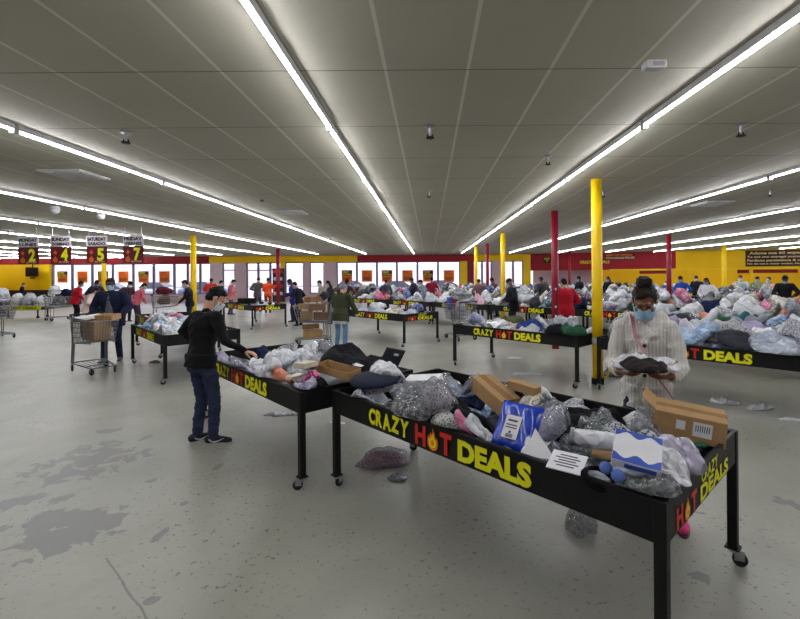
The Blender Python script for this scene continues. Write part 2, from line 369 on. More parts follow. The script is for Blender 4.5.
def struct(o, label=None):
    o['kind'] = 'structure'
    if label: o['label'] = label
    return o
def objof(name, me, parent=None, loc=None, rotz=0):
    o = bpy.data.objects.new(name, me); COL.objects.link(o)
    if parent is not None: o.parent = parent
    if loc is not None: o.location = loc
    o.rotation_euler.z = rotz; return o
KIDS = {}
def copy_tree(o, parent=None):
    c = o.copy(); COL.objects.link(c)
    if parent is not None: c.parent = parent
    for ch in o.children: copy_tree(ch, c)
    return c
def ordn(i): return ('first second third fourth fifth sixth seventh eighth ninth tenth eleventh twelfth thirteenth fourteenth fifteenth sixteenth').split()[i]

# text as flat meshes
_txt = {}
def text_geo(t, size=1.0, bold=.0):
    k = (t, size, bold)
    if k not in _txt:
        cu = bpy.data.curves.new('t', 'FONT'); cu.body = t; cu.size = size; cu.offset = bold; cu.resolution_u = 3; cu.align_x = 'LEFT'
        o = bpy.data.objects.new('t', cu); COL.objects.link(o); bpy.context.view_layer.update()
        me = bpy.data.meshes.new_from_object(o.evaluated_get(bpy.context.evaluated_depsgraph_get()))
        _txt[k] = ([tuple(v.co) for v in me.vertices], [tuple(p.vertices) for p in me.polygons])
        bpy.data.objects.remove(o); bpy.data.curves.remove(cu); bpy.data.meshes.remove(me)
    return _txt[k]
def put_text(mb, t, x, y, h, X, mi=0, bold=.03, width=None, jitter=0.0, seed=1, narrow=1.0):
    "text with cap height h from (x, y) in the XY plane of matrix X; returns its end x"
    sz = h / .72; r = random.Random(seed)
    if jitter:
        w0 = x; per = []
        for ch in t:
            vs, fs = text_geo(ch, 1.0, bold); xs = [v[0] for v in vs]; per.append((ch, min(xs), max(xs)))
        tot = sum(b - a for _, a, b in per) * sz + (len(t) - 1) * .05 * sz; k = (width / tot) if width else narrow
        for ch, a, b in per:
            vs, fs = text_geo(ch, 1.0, bold); ang = r.uniform(-1, 1) * jitter; dy = r.uniform(-.5, .5) * jitter * h * .6; cx = (a + b) / 2
            T = Matrix.Translation((w0 + (b - a) * sz * k / 2, y + dy + h / 2, 0)) @ Matrix.Rotation(ang, 4, 'Z')
            mb.add([T @ Vector(((v[0] - cx) * sz * k, v[1] * sz - h / 2, 0)) for v in vs], fs, mi, X); w0 += (b - a) * sz * k + .05 * sz * k
        return w0
    vs, fs = text_geo(t, 1.0, bold); xs = [v[0] for v in vs]; k = sz * ((width / ((max(xs) - min(xs)) * sz)) if width else narrow)
    mb.add([(x + (v[0] - min(xs)) * k, y + v[1] * sz, 0) for v in vs], fs, mi, X); return x + (max(xs) - min(xs)) * k
# ================================================================ setting
BY = 32.0                                   # the window wall
def XU(u): return (u - PU) / F * BY
XL, XR, YB = -33.0, 29.0, -4.0
CX = XU(529)                                # corner between window wall and the slanted right wall
RWD = Vector((17.7, -5.5, 0)).normalized()  # direction of the right wall
RW0 = Vector((CX, BY, 0))
struct(MB().quad((XL - 1, YB, 0), (XR + 4, YB, 0), (XR + 4, BY + 6, 0), (XL - 1, BY + 6, 0)).build('floor', M['floor']), 'worn grey polished concrete floor')
struct(MB().box(((XL + XR) / 2, (YB + BY) / 2 + 1.2, CEIL + .05), (XR - XL + 6, BY - YB + 3, .1)).build('ceiling', M['ceiling']), 'low ceiling of grey-beige panels')
struct(MB().box((XL - .1, (YB + BY) / 2, CEIL / 2), (.2, BY - YB, CEIL)).build('wall_left', M['yellow_wall']))
struct(MB().box(((XL + XR) / 2, YB - .1, CEIL / 2), (XR - XL + 6, .2, CEIL)).build('wall_front', M['white_wall']))

HB = 2.80; SILL = .55
def band(n, u0, u1, m): struct(MB().box(((XU(u0) + XU(u1)) / 2, BY, (HB + CEIL) / 2), (XU(u1) - XU(u0), .5, CEIL - HB)).build('wall_header_' + n, m))
band('maroon', -35, 211, M['red_wall']); band('yellow', 211, 358, M['yellow_wall']); band('red', 358, 474, M['red_wall']); band('gold', 474, 530, M['yellow_wall'])
struct(MB().box(((XU(-35) + XU(43)) / 2, BY, HB / 2), (XU(43) - XU(-35), .4, HB)).build('wall_left_back', M['yellow_wall']), 'bright yellow end wall beside the windows')
low = MB(); low.box(((XU(52) + XU(247)) / 2, BY, SILL / 2), (XU(247) - XU(52), .3, SILL)); low.box(((XU(270) + XU(529)) / 2, BY, SILL / 2), (XU(529) - XU(270), .3, SILL))
struct(low.build('wall_back', M['pink_wall']), 'low wall beneath the shop windows')
for i, (u0, u1, m) in enumerate([(43, 52.5, 'yellow'), (211.5, 223, 'white_wall'), (235.5, 247, 'pink_wall'), (304, 310, 'pink_wall'), (324.5, 337, 'pink_wall'), (460, 467, 'yellow'), (467, 473, 'maroon'), (491.5, 504, 'pink_wall'), (523, 530, 'yellow'), (281.5, 285.5, 'yellow')]):
    struct(MB().box(((XU(u0) + XU(u1)) / 2, BY, HB / 2), (XU(u1) - XU(u0), .44, HB)).build('wall_pier_%d' % (i + 1), M[m]))
bays = [(52.5, 72.5), (72.5, 92.5), (92.5, 113), (113, 133.5), (133.5, 154), (154, 174.5), (174.5, 188), (188, 200.5), (200.5, 211.5), (223, 235.5), (270.5, 281.5), (285.5, 304), (310, 324.5), (337, 357), (357, 377), (377, 397), (397, 417.5), (417.5, 438), (438, 460), (473, 482), (482, 491.5), (504, 513), (513, 523)]
M['frame'] = plain('window_frame', srgb(112, 108, 132), .4, .2); M['frame_pale'] = plain('window_frame_pale', srgb(205, 200, 214), .5)
def glazed(name, u0, u1, z0, z1, transom=None):
    x0, x1 = XU(u0), XU(u1); w = x1 - x0; cx = (x0 + x1) / 2; t = .07
    fr = MB().box((x0 + t / 2, BY, (z0 + z1) / 2), (t, .12, z1 - z0)).box((x1 - t / 2, BY, (z0 + z1) / 2), (t, .12, z1 - z0)).box((cx, BY, z1 - t / 2), (w, .12, t)).box((cx, BY, z0 + t / 2), (w, .12, t))
    if transom: fr.box((cx, BY, transom), (w, .10, .07))
    o = struct(fr.build(name, M['frame'])); MB().box((cx, BY, (z0 + z1) / 2), (w - t, .012, z1 - z0 - t)).build('pane', M['glass'], o); return o
for i, (a, b) in enumerate(bays): glazed('window_%d' % (i + 1), a, b, SILL, HB, 2.28 if i in (9, 10) else None)
for i, (a, b) in enumerate([(247, 258.5), (258.5, 270.5)]):
    o = glazed('door_%d' % (i + 1), a, b, .02, HB, 2.25); x = XU(b if i == 0 else a) + (-.2 if i == 0 else .2)
    MB().cyl((x, BY - .1, .9), (x, BY - .1, 1.3), .02).build('door_handle', M['steel'], o)

# slanted right wall: solid above, open below onto a yellow back room
def RWP(u, z, push=0.0):
    d = ray(u, PV); d.z = 0; n = Vector((RWD.y, -RWD.x, 0)); t = RW0.dot(n) / d.dot(n); p = d * t; p.z = z; return p + Vector((.297, .955, 0)) * push
def rwall(name, u0, u1, z0, z1, m, push=0.0, label=None, thick=.3):
    a, b = RWP(u0, z0, push), RWP(u1, z0, push); c = (a + b) / 2; ln = (b - a).length
    o = MB().box((0, thick / 2, (z1 - z0) / 2), (ln, thick, z1 - z0)).build(name, M[m] if isinstance(m, str) else m, None, False, c, math.atan2(RWD.y, RWD.x)); return struct(o, label)
rwall('wall_right_red', 529.5, 676, 2.08, CEIL, 'red_wall', 0, 'red upper wall above the opening')
rwall('wall_right_yellow', 676, 880, 2.08, CEIL, 'yellow_wall', 0, 'yellow upper wall beside the brown sign board')
rwall('wall_right_back', 600, 900, 0, CEIL, 'yellow_wall', 4.5, 'yellow wall of the room behind the opening')
rwall('wall_right_pale', 530, 600, 0, CEIL, 'pink_wall', 3.0)
rwall('trim_1', 610, 880, 2.02, 2.12, 'yellow', -.04, None, .06)
for i, u in enumerate((690, 752, 808)): rwall('trim_%d' % (i + 2), u - 1.3, u + 1.3, 0, 2.05, 'yellow', .02, None, .25)
for i, (u0, u1) in enumerate(((739, 751), (753.5, 800), (640, 672))): rwall('trim_%d' % (i + 5), u0, u1, 1.78, 2.0, 'maroon', .25, None, .05)

# columns
cols = [('yellow', 597, 181.5, 387, .082, 'thick yellow column, nearest, standing beside the woman in the cream cardigan'), ('maroon', 555, 211, None, .082, 'dark red column just left of the nearest yellow column'), ('maroon', 669, 234.5, None, .09, 'dark red column rising above the heaped tables behind the woman'),
        ('yellow', 503, 233, None, .085, 'yellow column behind the table of blue and white bags'), ('yellow', 476, 246.5, None, .09, 'slim far yellow column in front of the windows'), ('maroon', 487.5, 243.5, None, .075, 'slim far red column in front of the windows'), ('yellow', 193.5, 235.5, None, .10, 'yellow column behind the man in black'),
        ('maroon', 278, 249, None, .1, 'dark red column near the entrance doors'), ('yellow', 724, 245.5, None, .11, 'far yellow column before the yellow upper wall'), ('maroon', 569.5, 251.5, None, .09, 'far red column before the red upper wall'), ('yellow', 104, 248, None, .11, 'yellow column behind the hanging sign with the 5')]
COLPOS = []
for c, u, v, vb, r, lab in cols:
    k = (PV - (u - PU) * math.tan(ROLL)) - v; Y = F * (CEIL - 1.75) / k
    if u == 597: Y = 7.08
    p = atY(u, 270, Y); COLPOS.append((p.x, p.y, r))
    o = MB().cyl((0, 0, 0), (0, 0, CEIL), r, r, 20).build('column', M[c], None, True, (p.x, p.y, 0)); struct(o, lab); o['category'] = 'column'
    for pl in o.data.polygons: pl.use_smooth = len(pl.vertices) == 4
    if u == 597:
        MB().cyl((0, 0, .004), (0, 0, .10), r + .012, r + .012, 20).build('base_wrap', M['black_matte'], o)
        h = MB(); h.tube([(r * .8, -.03, .40), (r + .06, -.06, .38), (r + .075, -.06, .22), (r + .05, -.06, .12), (r * .8, -.03, .12)], .013).build('ring_handle', M['yellow'], o)
        MB().lathe([(r + .002, .66), (r + .004, .665), (r + .004, .74), (r + .002, .745)], 20).build('tape_band', M['frame_pale'], o)
    if u == 555:
        for z in (1.42, 1.0, .78): MB().box((-.01, -r - .001, z), (.035, .012, .05)).build('torn_tape', M['paper'], o)

# ================================================================ ceiling fixtures
fix_h = MB().box((0, 0, -.0275), (.045, 2.37, .055), 0); fix_h.box((0, -1.185, -.045), (.05, .012, .1)).box((0, 1.185, -.045), (.05, .012, .1))
me_h = fix_h.mesh('tube_housing', M['ceil_white'])
me_t = MB().cyl((0, -1.175, -.062), (0, 1.175, -.055), .016, .016, 10).mesh('led_tube', M['tube'], True)
rows = list(range(-9, 8)); rown = {-2: 'strip over the man in black', -1: 'strip left of centre', 0: 'middle strip', 1: 'strip over the woman'}
for k in rows:
    x = -.97 + 3.1 * k
    vis = 0
    for j in range(0, 12):
        y = .72 + 2.42 * j
        seen = abs(x) < y * .98 + 1.2
        if y + 1.2 > (31.7 if x > XU(54) else 30.2) or (x > 8 and y > 32 - .311 * (x - 7.3) - 1.5): continue
        if not seen and not (y < 4 and abs(x) < 8): continue
        nm = {0: 'the middle ceiling strip'}.get(k) or ('the %s ceiling strip %s of the middle' % ((ordn(abs(k) - 1)), 'left' if k < 0 else 'right'))
        t = thing('ceiling_light_batten', '%s white LED batten from the camera in %s' % (ordn(vis), nm), 'ceiling light', (x, y, CEIL), 0, 'LED battens in ' + nm); vis += 1
        objof('housing', me_h, t); objof('led_tube', me_t, t)
for i in range(6):
    t = thing('ceiling_light_batten', '%s LED batten from the left along the yellow end wall' % ordn(i), 'ceiling light', (XU(-28) + 2.42 * i, BY - 1.3, CEIL), R(90), 'LED battens by the yellow end wall'); objof('housing', me_h, t); objof('led_tube', me_t, t)
for i, u in enumerate((640, 680, 720, 760, 800)):  # fill lamps added behind the opening to brighten the yellow back wall
    p = RWP(u, CEIL, 2.4); t = thing('ceiling_light_batten', '%s LED batten from the left in the yellow back room' % ordn(i), 'ceiling light', p, math.atan2(RWD.y, RWD.x) - PI / 2, 'LED battens in the back room'); objof('housing', me_h, t); objof('led_tube', me_t, t)
def sprinkler(u, v, lab, k=1.0):
    p = at(u, v, CEIL - .1)
    t = thing('ceiling_sprinkler', lab, 'sprinkler', (p.x, p.y, CEIL), 0, 'sprinkler heads on the ceiling')
    MB().lathe([(.045 * k, 0), (.05 * k, -.012), (.02 * k, -.02)], 14).build('rosette', M['steel'], t)
    MB().cyl((0, 0, -.015), (0, 0, -.09), .014 * k, .011 * k, 8).build('pipe', M['steel'], t)
    MB().lathe([(.03 * k, -.125), (.036 * k, -.12), (.03 * k, -.112)], 12).tube([(.016 * k, 0, -.085), (.022 * k, 0, -.1), (.008, 0, -.118)], .005 * k, 6).tube([(-.016 * k, 0, -.085), (-.022 * k, 0, -.1), (-.008, 0, -.118)], .005 * k, 6).build('deflector', M['black'], t)
sprinkler(126, 141, 'sprinkler head hanging from the ceiling above the leftmost light strip', 1.3); sprinkler(430, 136, 'sprinkler head near the middle of the ceiling', 1.3); sprinkler(741, 134, 'sprinkler head in the ceiling right of the long strip', 1.3)
sprinkler(548, 163, 'small sprinkler head above the strip over the woman'); sprinkler(429, 196, 'farther small sprinkler head in mid ceiling'); sprinkler(770, 195, 'small sprinkler head near the right ceiling strips'); sprinkler(262, 200, 'small sprinkler head left of the middle strip'); sprinkler(603, 196, 'small sprinkler head just right of the yellow column top')
p = at(654, 66, CEIL - .03); t = thing('smoke_detector_box', 'white box detector fixed to the ceiling left of the long strip', 'detector', (p.x, p.y, CEIL))
MB().box((0, 0, -.03), (.15, .09, .06), 0, None, .012).build('housing', M['ceil_white'], t); MB().box((.01, -.046, -.032), (.08, .006, .03)).build('lens', M['steel'], t)
for u, v, lab in ((75, 174, 'ceiling air vent above the left strips'), (292, 212, 'ceiling air vent just left of the middle strip'), (712, 203, 'ceiling air vent over the right tables')):
    p = at(u, v, CEIL); t = thing('ceiling_vent', lab, 'vent', (p.x, p.y, CEIL)); MB().box((0, 0, -.012), (.6, .6, .024)).build('frame', M['ceil_white'], t)
    s = MB()
    for i in range(7): s.box((0, -.24 + .08 * i, -.03), (.5, .03, .012))
    s.build('slats', M['ceil_white'], t).name = 'vent_grille'
for u, v, lab in ((55, 211, 'white camera dome hanging below the left ceiling strips'), (101, 217, 'smaller white camera dome right of another dome')):
    p = at(u, v, CEIL - .1); t = thing('ceiling_camera_dome', lab, 'security camera', (p.x, p.y, CEIL)); MB().cyl((0, 0, 0), (0, 0, -.06), .07, .09, 14).build('bracket', M['ceil_white'], t); MB().ball((0, 0, -.08), (.085, .085, .08)).build('dome', M['ceil_white'], t, True)

# ================================================================ outside
struct(MB().quad((-60, BY + .5, -.12), (40, BY + .5, -.12), (40, BY + 60, -.12), (-60, BY + 60, -.12)).build('exterior_ground', M['asphalt']))
struct(MB().box((-10, BY + 56, 2.0), (90, 6, 4.0)).build('exterior_facade', M['facade']))
def car(u, Y, m, lab, rz):
    p = atY(u, 280, Y); t = thing('parked_car', lab, 'car', (p.x, p.y, -.12), rz)
    b = MB().loft([((x, 0, z), (0, w, 0), (0, 0, h)) for x, z, w, h in ((-2.2, .62, .6, .2), (-2.1, .6, .86, .32), (-1.2, .62, .9, .36), (1.2, .6, .9, .36), (2.0, .56, .86, .28), (2.2, .52, .6, .18))], 16); b.build('body', m, t, True)
    c = MB().add([(-1.7, -.8, .9), (1.1, -.8, .9), (1.1, .8, .9), (-1.7, .8, .9), (-1.2, -.65, 1.45), (.3, -.65, 1.45), (.3, .65, 1.45), (-1.2, .65, 1.45)], [(0, 1, 5, 4), (1, 2, 6, 5), (2, 3, 7, 6), (3, 0, 4, 7), (4, 5, 6, 7)]); c.build('cabin_glass', M['car_glass'], t)
    MB().box((-.45, 0, 1.46), (1.5, 1.3, .05), 0, None, .02).build('roof', m, t)
    for sx in (-1.35, 1.35):
        for sy in (-.82, .82): MB().cyl((sx, sy - .1, .32), (sx, sy + .1, .32), .32, .32, 16).build('wheel', M['rubber'], t)
car(112, BY + 9, M['car_white'], 'white car parked outside the windows behind the navy-coated man', .2); car(160, BY + 12, M['car_white'], 'pale car parked outside the window left of the yellow column', .0)
car(355, BY + 10, M['car_blue'], 'dark blue car parked outside the window behind the green jacket', .1); car(398, BY + 8, M['car_white'], 'white car parked outside the middle window', .3); car(447, BY + 11, M['car_white'], 'pale car parked outside beside the yellow pier', -.1); car(205, BY + 10, M['car_blue'], 'dark car parked outside near the entrance', .1)

# ================================================================ signs
XF = Matrix(((1, 0, 0, 0), (0, 0, -1, 0), (0, 1, 0, 0), (0, 0, 0, 1)))      # text plane -> facing -y
def flame(mb, cx, cy, h, X, mo, mi_):
    tips = [(-.41, -.08), (-.37, -.28), (-.21, -.43), (0, -.48), (.21, -.43), (.37, -.28), (.42, -.06), (.39, .16), (.33, .34), (.27, .16), (.21, .28), (.14, .52), (0, .78), (.01, .5), (-.08, .34), (-.14, .52), (-.21, .36), (-.27, .18), (-.34, .34), (-.40, .12)]
    def shape(k): return [(cx + x * h * k, cy + (y - .1) * h * k - (1 - k) * .16 * h, 0) for x, y in tips]
    for k, m_ in ((1, mo), (.66, mi_), (.34, mo)):
        p = shape(k); p = [(a, b, .001 * j) for (a, b, _), j in zip(p, [ {1: 0, .66: 1, .34: 2}[k]] * len(p))]
        mb.add(p, [tuple(range(len(p)))], m_, X)
days = [('MONDAY', 'LUNES', '2', 28.5), ('SUNDAY', 'DOMINGO', '4', 61), ('SATURDAY', 'SABADO', '5', 97), ('FRIDAY', 'VIERNES', '7', 133.5)]
nth = ['hanging price sign with a yellow 2, first in the row', 'hanging price sign with a yellow 4, beside the 2', 'hanging price sign with a yellow 5, before a yellow column', 'hanging price sign with a yellow 7, nearest the man in black']
for (d, d2, n, u), lab in zip(days, nth):
    Y = 13.0; k = Y / F; c = atY(u, 264.3 if u < 50 else 263.7 - (u - 61) * .01, Y); w = 20.5 * k; h = 27.5 * k
    t = thing('hanging_price_sign', lab, 'sign', (c.x, c.y, c.z), 0, 'day price signs hanging in a row')
    hb = h * .62
    MB().box((0, 0, hb / 2), (w, .02, hb)).build('price_board', M['sign_maroon'], t)
    MB().box((0, 0, hb + (h - hb) / 2 + .002), (w, .02, h - hb - .004)).build('day_board', M['sign_white'], t)
    X = XF.copy(); X.translation = Vector((0, -.012, 0)); mb = MB()
    put_text(mb, d, -w * .45, hb + h * .205, h * .12, X, 0, .06, w * .9); put_text(mb, d2, -w * .42, hb + h * .04, h * .11, X, 0, .05, w * .84); mb.build('day_lettering', [M['letter_dark']], t)
    mb = MB(); put_text(mb, n, w * .02, h * .12, h * .43, X, 0, .045, w * .34); put_text(mb, 'CRAZY HOT DEALS', -w * .1, h * .035, h * .05, X, 2, .02, w * .5)
    flame(mb, -w * .26, h * .42, h * .16, X, 1, 3); flame(mb, -w * .26, h * .16, h * .2, X, 4, 1); mb.build('price_lettering', [M['letter_yellow'], M['letter_red'], M['letter_cream'], M['sign_orange'], M['letter_orange']], t)
    for s in (-1, 1): MB().cyl((s * w * .4, 0, h), (s * w * .4, 0, CEIL - c.z), .006, .006, 6).build('hanger', M['steel'], t)
# window posters
for i, u in enumerate((62.5, 82.5, 103, 123.5, 143.5, 164.5, 347, 367, 387, 407.5, 428, 449)):
    w = 10.4 / F * (BY - .3); h = 11.6 / F * (BY - .3); c = atY(u, 276 if u > 200 else 277, BY - .3)
    lab = 'orange and dark red poster in the %s window %s' % (ordn(i if i < 6 else i - 6), 'from the yellow corner' if i < 6 else 'right of the doors')
    t = thing('window_poster', lab, 'poster', c, 0, 'window posters'); m1 = M['sign_orange'] if i % 2 else M['sign_maroon']
    MB().box((0, 0, 0), (w, .015, h)).build('sheet', M['sign_orange'], t); MB().box((0, -.012, h * .27), (w, .01, h * .46)).build('heading_panel', M['sign_maroon'] if i % 2 == 0 else M['letter_orange'], t)
    X = XF.copy(); X.translation = Vector((0, -.02, 0)); mb = MB(); put_text(mb, 'CRAZY', -w * .4, h * .28, h * .14, X, 0, .03, w * .6); put_text(mb, 'HOT DEALS', -w * .4, h * .09, h * .12, X, 0, .03, w * .8)
    for j in range(3): mb.box((-.02 * j, -.01, -h * (.1 + .11 * j)), (w * (.78 - .1 * j), .004, h * .05), 1)
    mb.build('lettering', [M['letter_yellow'] if i % 2 == 0 else M['letter_red'], M['letter_dark']], t)
    MB().cyl((0, 0, h / 2), (0, 0, HB - c.z), .008, .008, 6).build('hanger', M['steel'], t)
# wall writing on the right wall
def rw_sign(name, lab, cat, u0, u1, z0, z1, lines, mboard, cols_, push=-.03):
    a, b = RWP(u0, z0, push), RWP(u1, z0, push); w = (b - a).length; c = (a + b) / 2
    t = thing(name, lab, cat, c, math.atan2(RWD.y, RWD.x))
    if mboard: MB().box((0, 0, (z1 - z0) / 2), (w, .04, z1 - z0)).build('board', M[mboard], t)
    X = XF.copy(); X.translation = Vector((0, -.025, 0)); mb = MB(); y = z1 - z0
    for s, hh, gap, xo, wd, mi in lines: y -= gap + hh; put_text(mb, s, -w / 2 + xo * w, y, hh, X, mi, .03, wd * w)
    mb.build('lettering', [M[c_] for c_ in cols_], t); return t
rw_sign('wall_sign_board', 'dark brown board with cream writing high on the yellow wall', 'sign', 745.5, 822, 2.2, 3.2, [('Adone sue 60 expect para', .17, .07, .05, .9, 0), ('To not ono entregal yourself, Save to', .13, .09, .02, .96, 0), ('Pardone persistence & sensitive a', .14, .09, .02, .96, 0), ('No do not a water extent, bisecada an va', .10, .09, .02, .96, 0)], 'brown_board', ['letter_cream'])
rw_sign('wall_lettering', 'yellow shop slogan lettering on the red upper wall', 'sign', 580, 609.5, 2.5, 2.78, [('CRAZY', .2, .04, 0, .4, 0)], None, ['letter_yellow', 'letter_red'])
rw_sign('wall_lettering', 'pale end of the slogan lettering right of the nearest yellow column', 'sign', 580, 609.5, 2.5, 2.78, [('DEALS', .2, .04, .6, .4, 0)], None, ['letter_yellow', 'letter_red'])
rw_sign('wall_lettering', 'red middle word of the slogan hidden behind the yellow column', 'sign', 580, 609.5, 2.5, 2.78, [('HOT', .2, .04, .42, .15, 0)], None, ['letter_red'])
rw_sign('wall_sign_board', 'small maroon sign with two pale lines on the red upper wall', 'sign', 605, 635.5, 2.78, 3.2, [('BEST OF OFFERS', .13, .05, .05, .85, 0), ('WHOLESALE PRICES', .13, .06, .02, .95, 1)], 'sign_maroon', ['letter_orange', 'letter_cream'])
rw_sign('wall_badge', 'small dark badge with yellow print at the end of the red wall', 'sign', 543.5, 551, 2.62, 3.05, [('HOT', .12, .07, .15, .7, 0), ('7', .12, .04, .4, .25, 0)], 'brown_board', ['letter_yellow'])
# ================================================================ sale tables
TL, TW, TH, TB = 2.56, 1.22, .81, .625
def lettering_front():
    mb = MB(); X = XF.copy(); X.translation = Vector((0, -.003, 0)); y = TB + .035
    put_text(mb, 'CRAZY', -.765, y + .006, .108, X, 0, .05, .45, .10, 3)
    e = put_text(mb, 'H', -.25, y - .005, .125, X, 1, .045, .10); flame(mb, -.085, y + .05, .115, X, 2, 0); put_text(mb, 'T', -.02, y - .005, .125, X, 1, .045, .10)
    put_text(mb, 'DEALS', .13, y - .004, .116, X, 0, .055, .515); return mb.mesh('lettering', [M['letter_yellow'], M['letter_red'], M['letter_orange']])
def lettering_end():
    mb = MB(); X = Matrix(((0, 0, 1, .003), (1, 0, 0, 0), (0, 1, 0, 0), (0, 0, 0, 1))); y = TB + .02
    put_text(mb, 'H', -.48, y, .09, X, 1, .045, .085); flame(mb, -.335, y + .04, .085, X, 2, 0); put_text(mb, 'T', -.28, y, .09, X, 1, .045, .085)
    put_text(mb, 'CRAZY', -.12, y + .085, .062, X, 0, .035, .29, .08, 5); put_text(mb, 'DEALS', -.14, y + .0, .075, X, 0, .045, .52); return mb.mesh('lettering', [M['letter_yellow'], M['letter_red'], M['letter_orange']])
me_lf, me_le = lettering_front(), lettering_end(); me_le.transform(Matrix.Translation((0, .0, 0)))
PH = TH - TB; pz = (TH + TB) / 2
def table_proto(name, full):
    t = thing(name, 'x', 'sale table')
    fp = MB().box((0, 0, 0), (TL, .022, PH), 0, None, .004).box((0, -.013, PH / 2 - .012), (TL, .01, .02)).build('front_panel', M['black'], t, False, (0, -TW / 2 + .011, pz)); lf = objof('lettering', me_lf, fp, (0, -.016, -pz))
    lf['label'] = 'yellow and red slogan lettering'
    MB().box((0, 0, 0), (TL, .022, PH), 0, None, .004).build('back_panel', M['black'], t, False, (0, TW / 2 - .011, pz))
    ep = MB().box((0, 0, 0), (.022, TW - .05, PH), 0, None, .004).build('end_panel', M['black'], t, False, (TL / 2 - .011, 0, pz)); le = objof('lettering', me_le, ep, (.012, 0, -pz)); le['label'] = 'yellow and red slogan lettering'
    MB().box((0, 0, 0), (.022, TW - .05, PH), 0, None, .004).build('end_panel', M['black'], t, False, (-TL / 2 + .011, 0, pz))
    MB().box((0, 0, TB + .012), (TL - .05, TW - .05, .018)).build('tray_bottom', M['black_matte'], t)
    for sx in (-1, 1):
        for sy in (-1, 1):
            lg = MB().box((0, 0, (.105 + TH) / 2), (.052, .052, TH - .105), 0, None, .005).box((0, 0, .108), (.075, .075, .008)).build('leg', M['black'], t, False, (sx * (TL / 2 - .02), sy * (TW / 2 - .02), 0))
            cs = MB().cyl((0, 0, .104), (0, 0, .085), .03, .03, 12, 1).box((.028, 0, .07), (.05, .006, .06), 1, Matrix.Translation((0, -.02, 0))).box((.028, 0, .07), (.05, .006, .06), 1, Matrix.Translation((0, .02, 0))).box((.02, 0, .092), (.07, .05, .008), 1)
            X = Matrix.Translation((.035, 0, .04)) @ Matrix.Rotation(R(90), 4, 'X'); cs.lathe([(.012, -.018), (.034, -.017), (.04, -.01), (.04, .01), (.034, .017), (.012, .018)], 18, 0, X)
            cs.build('caster', [M['rubber'], M['steel']], lg, False, (0, 0, 0), rng.uniform(0, 6.28))
    return t
proto = table_proto('sale_table', True)
TABLES = {}
first_used = [False]
def place_table(key, label, corner, rotz=-45.0, side='L', L_=None, group='black slogan sale tables'):
    "corner: floor position of the front left ('L') or front right ('R') corner"
    t = proto if not first_used[0] else copy_tree(proto); first_used[0] = True
    rz = R(rotz); dx = Vector((math.cos(rz), math.sin(rz), 0)); dy = Vector((-math.sin(rz), math.cos(rz), 0)); c = Vector((corner[0], corner[1], 0))
    c = c + dx * (TL / 2 if side == 'L' else -TL / 2) + dy * (TW / 2); t.location = c; t.rotation_euler = (0, 0, rz); t['label'] = label; t['group'] = group
    TABLES[key] = (c, rz); return t
def tloc(key, p):
    c, rz = TABLES[key]; d = Vector((p[0], p[1], 0)) - c; return (d.x * math.cos(rz) + d.y * math.sin(rz), -d.x * math.sin(rz) + d.y * math.cos(rz))
a, b = at(327, 388, TH), at(665, 503, TH); mid = (a + b) / 2; r1 = math.degrees(math.atan2(b.y - a.y, b.x - a.x)); d = (b - a).normalized()
place_table('T1', 'black sale table nearest the camera, slogan panel and cardboard box at its corner', (b.x, b.y), r1, 'R')
q = at(304, 392, TH); place_table('T2', 'black sale table the man in black reaches into, end to end with the nearest', (q.x - .03, q.y), -46.5, 'R')
q = at(164, 335.5, TH); place_table('T3', 'black sale table of pale bagged clothes behind the man in black', (q.x, q.y), -46, 'R')
place_table('T3b', 'black sale table behind the navy-coated man, end to end with another', (TABLES['T3'][0].x - 1.98, TABLES['T3'][0].y + 2.05), -46, 'L')
c, rz = TABLES['T3b']; bpy.data.objects[[o.name for o in COL.objects if o.get('label', '').startswith('black sale table behind the navy')][0]].location = c + Vector((-.95, .95, 0)) * .9; TABLES['T3b'] = (c + Vector((-.95, .95, 0)) * .9, rz)
q = at(404, 314.4, TH); place_table('T4', 'black sale table the man in the olive jacket stands at', (q.x, q.y), -45, 'R')
q = at(457, 324.5, TH) + Vector((-.07, .07, 0)); place_table('T5', 'black sale table of blue and white bags left of the yellow column', (q.x, q.y), -45, 'L')
place_table('T6', 'black heaped sale table behind the woman, right of the yellow column', (2.54, 6.70), -45, 'L')
q = at(252, 305.5, TH); place_table('T7', 'black sale table of small parcels near the entrance doors', (q.x, q.y), -45, 'R')
D1 = Vector((.7071, -.7071, 0))
def row(key, S, tmin, tmax, lab, off=0.0, step=2.64):
    "tables end to end along x + y = S, the first at the right"
    n = 0; t = tmin
    while t < tmax:
        c = Vector(((S + .0 - t) / 2, (S + t) / 2, 0)); ctr = c - D1 * (TL / 2) + Vector((.7071, .7071, 0)) * TW / 2
        hit = False
        for px_, py_, pr_ in COLPOS:
            dd = Vector((px_, py_, 0)) - ctr
            if abs(dd.dot(D1)) < TL / 2 + pr_ + .06 and abs(dd.x * .7071 + dd.y * .7071) < TW / 2 + pr_ + .06: hit = True
        if hit: t += .12; continue
        inside = ctr.y < BY - 2 and (ctr.x < CX or ctr.y < 32 - .311 * (ctr.x - 7.3) - 1.5)
        vis = abs(ctr.x - .06 * ctr.y) < ctr.y * .95 + 1
        if inside and vis:
            place_table('%s%d' % (key, n), lab % ordn(n), c, -45, 'R'); n += 1
        t += step * 1.4142
    return n
nC = row('C', 16.1, 1.1, 24, 'black sale table, %s from the right in the row behind the yellow column')
nD = row('D', 22.6, 2.1, 36, 'black sale table, %s from the right in the middle distance row')
nE = row('E', 29.2, 4.0, 34, 'black sale table, %s from the right in the far row')
nF = row('F', 35.8, 8.0, 24, 'black sale table, %s from the right in the farthest row')

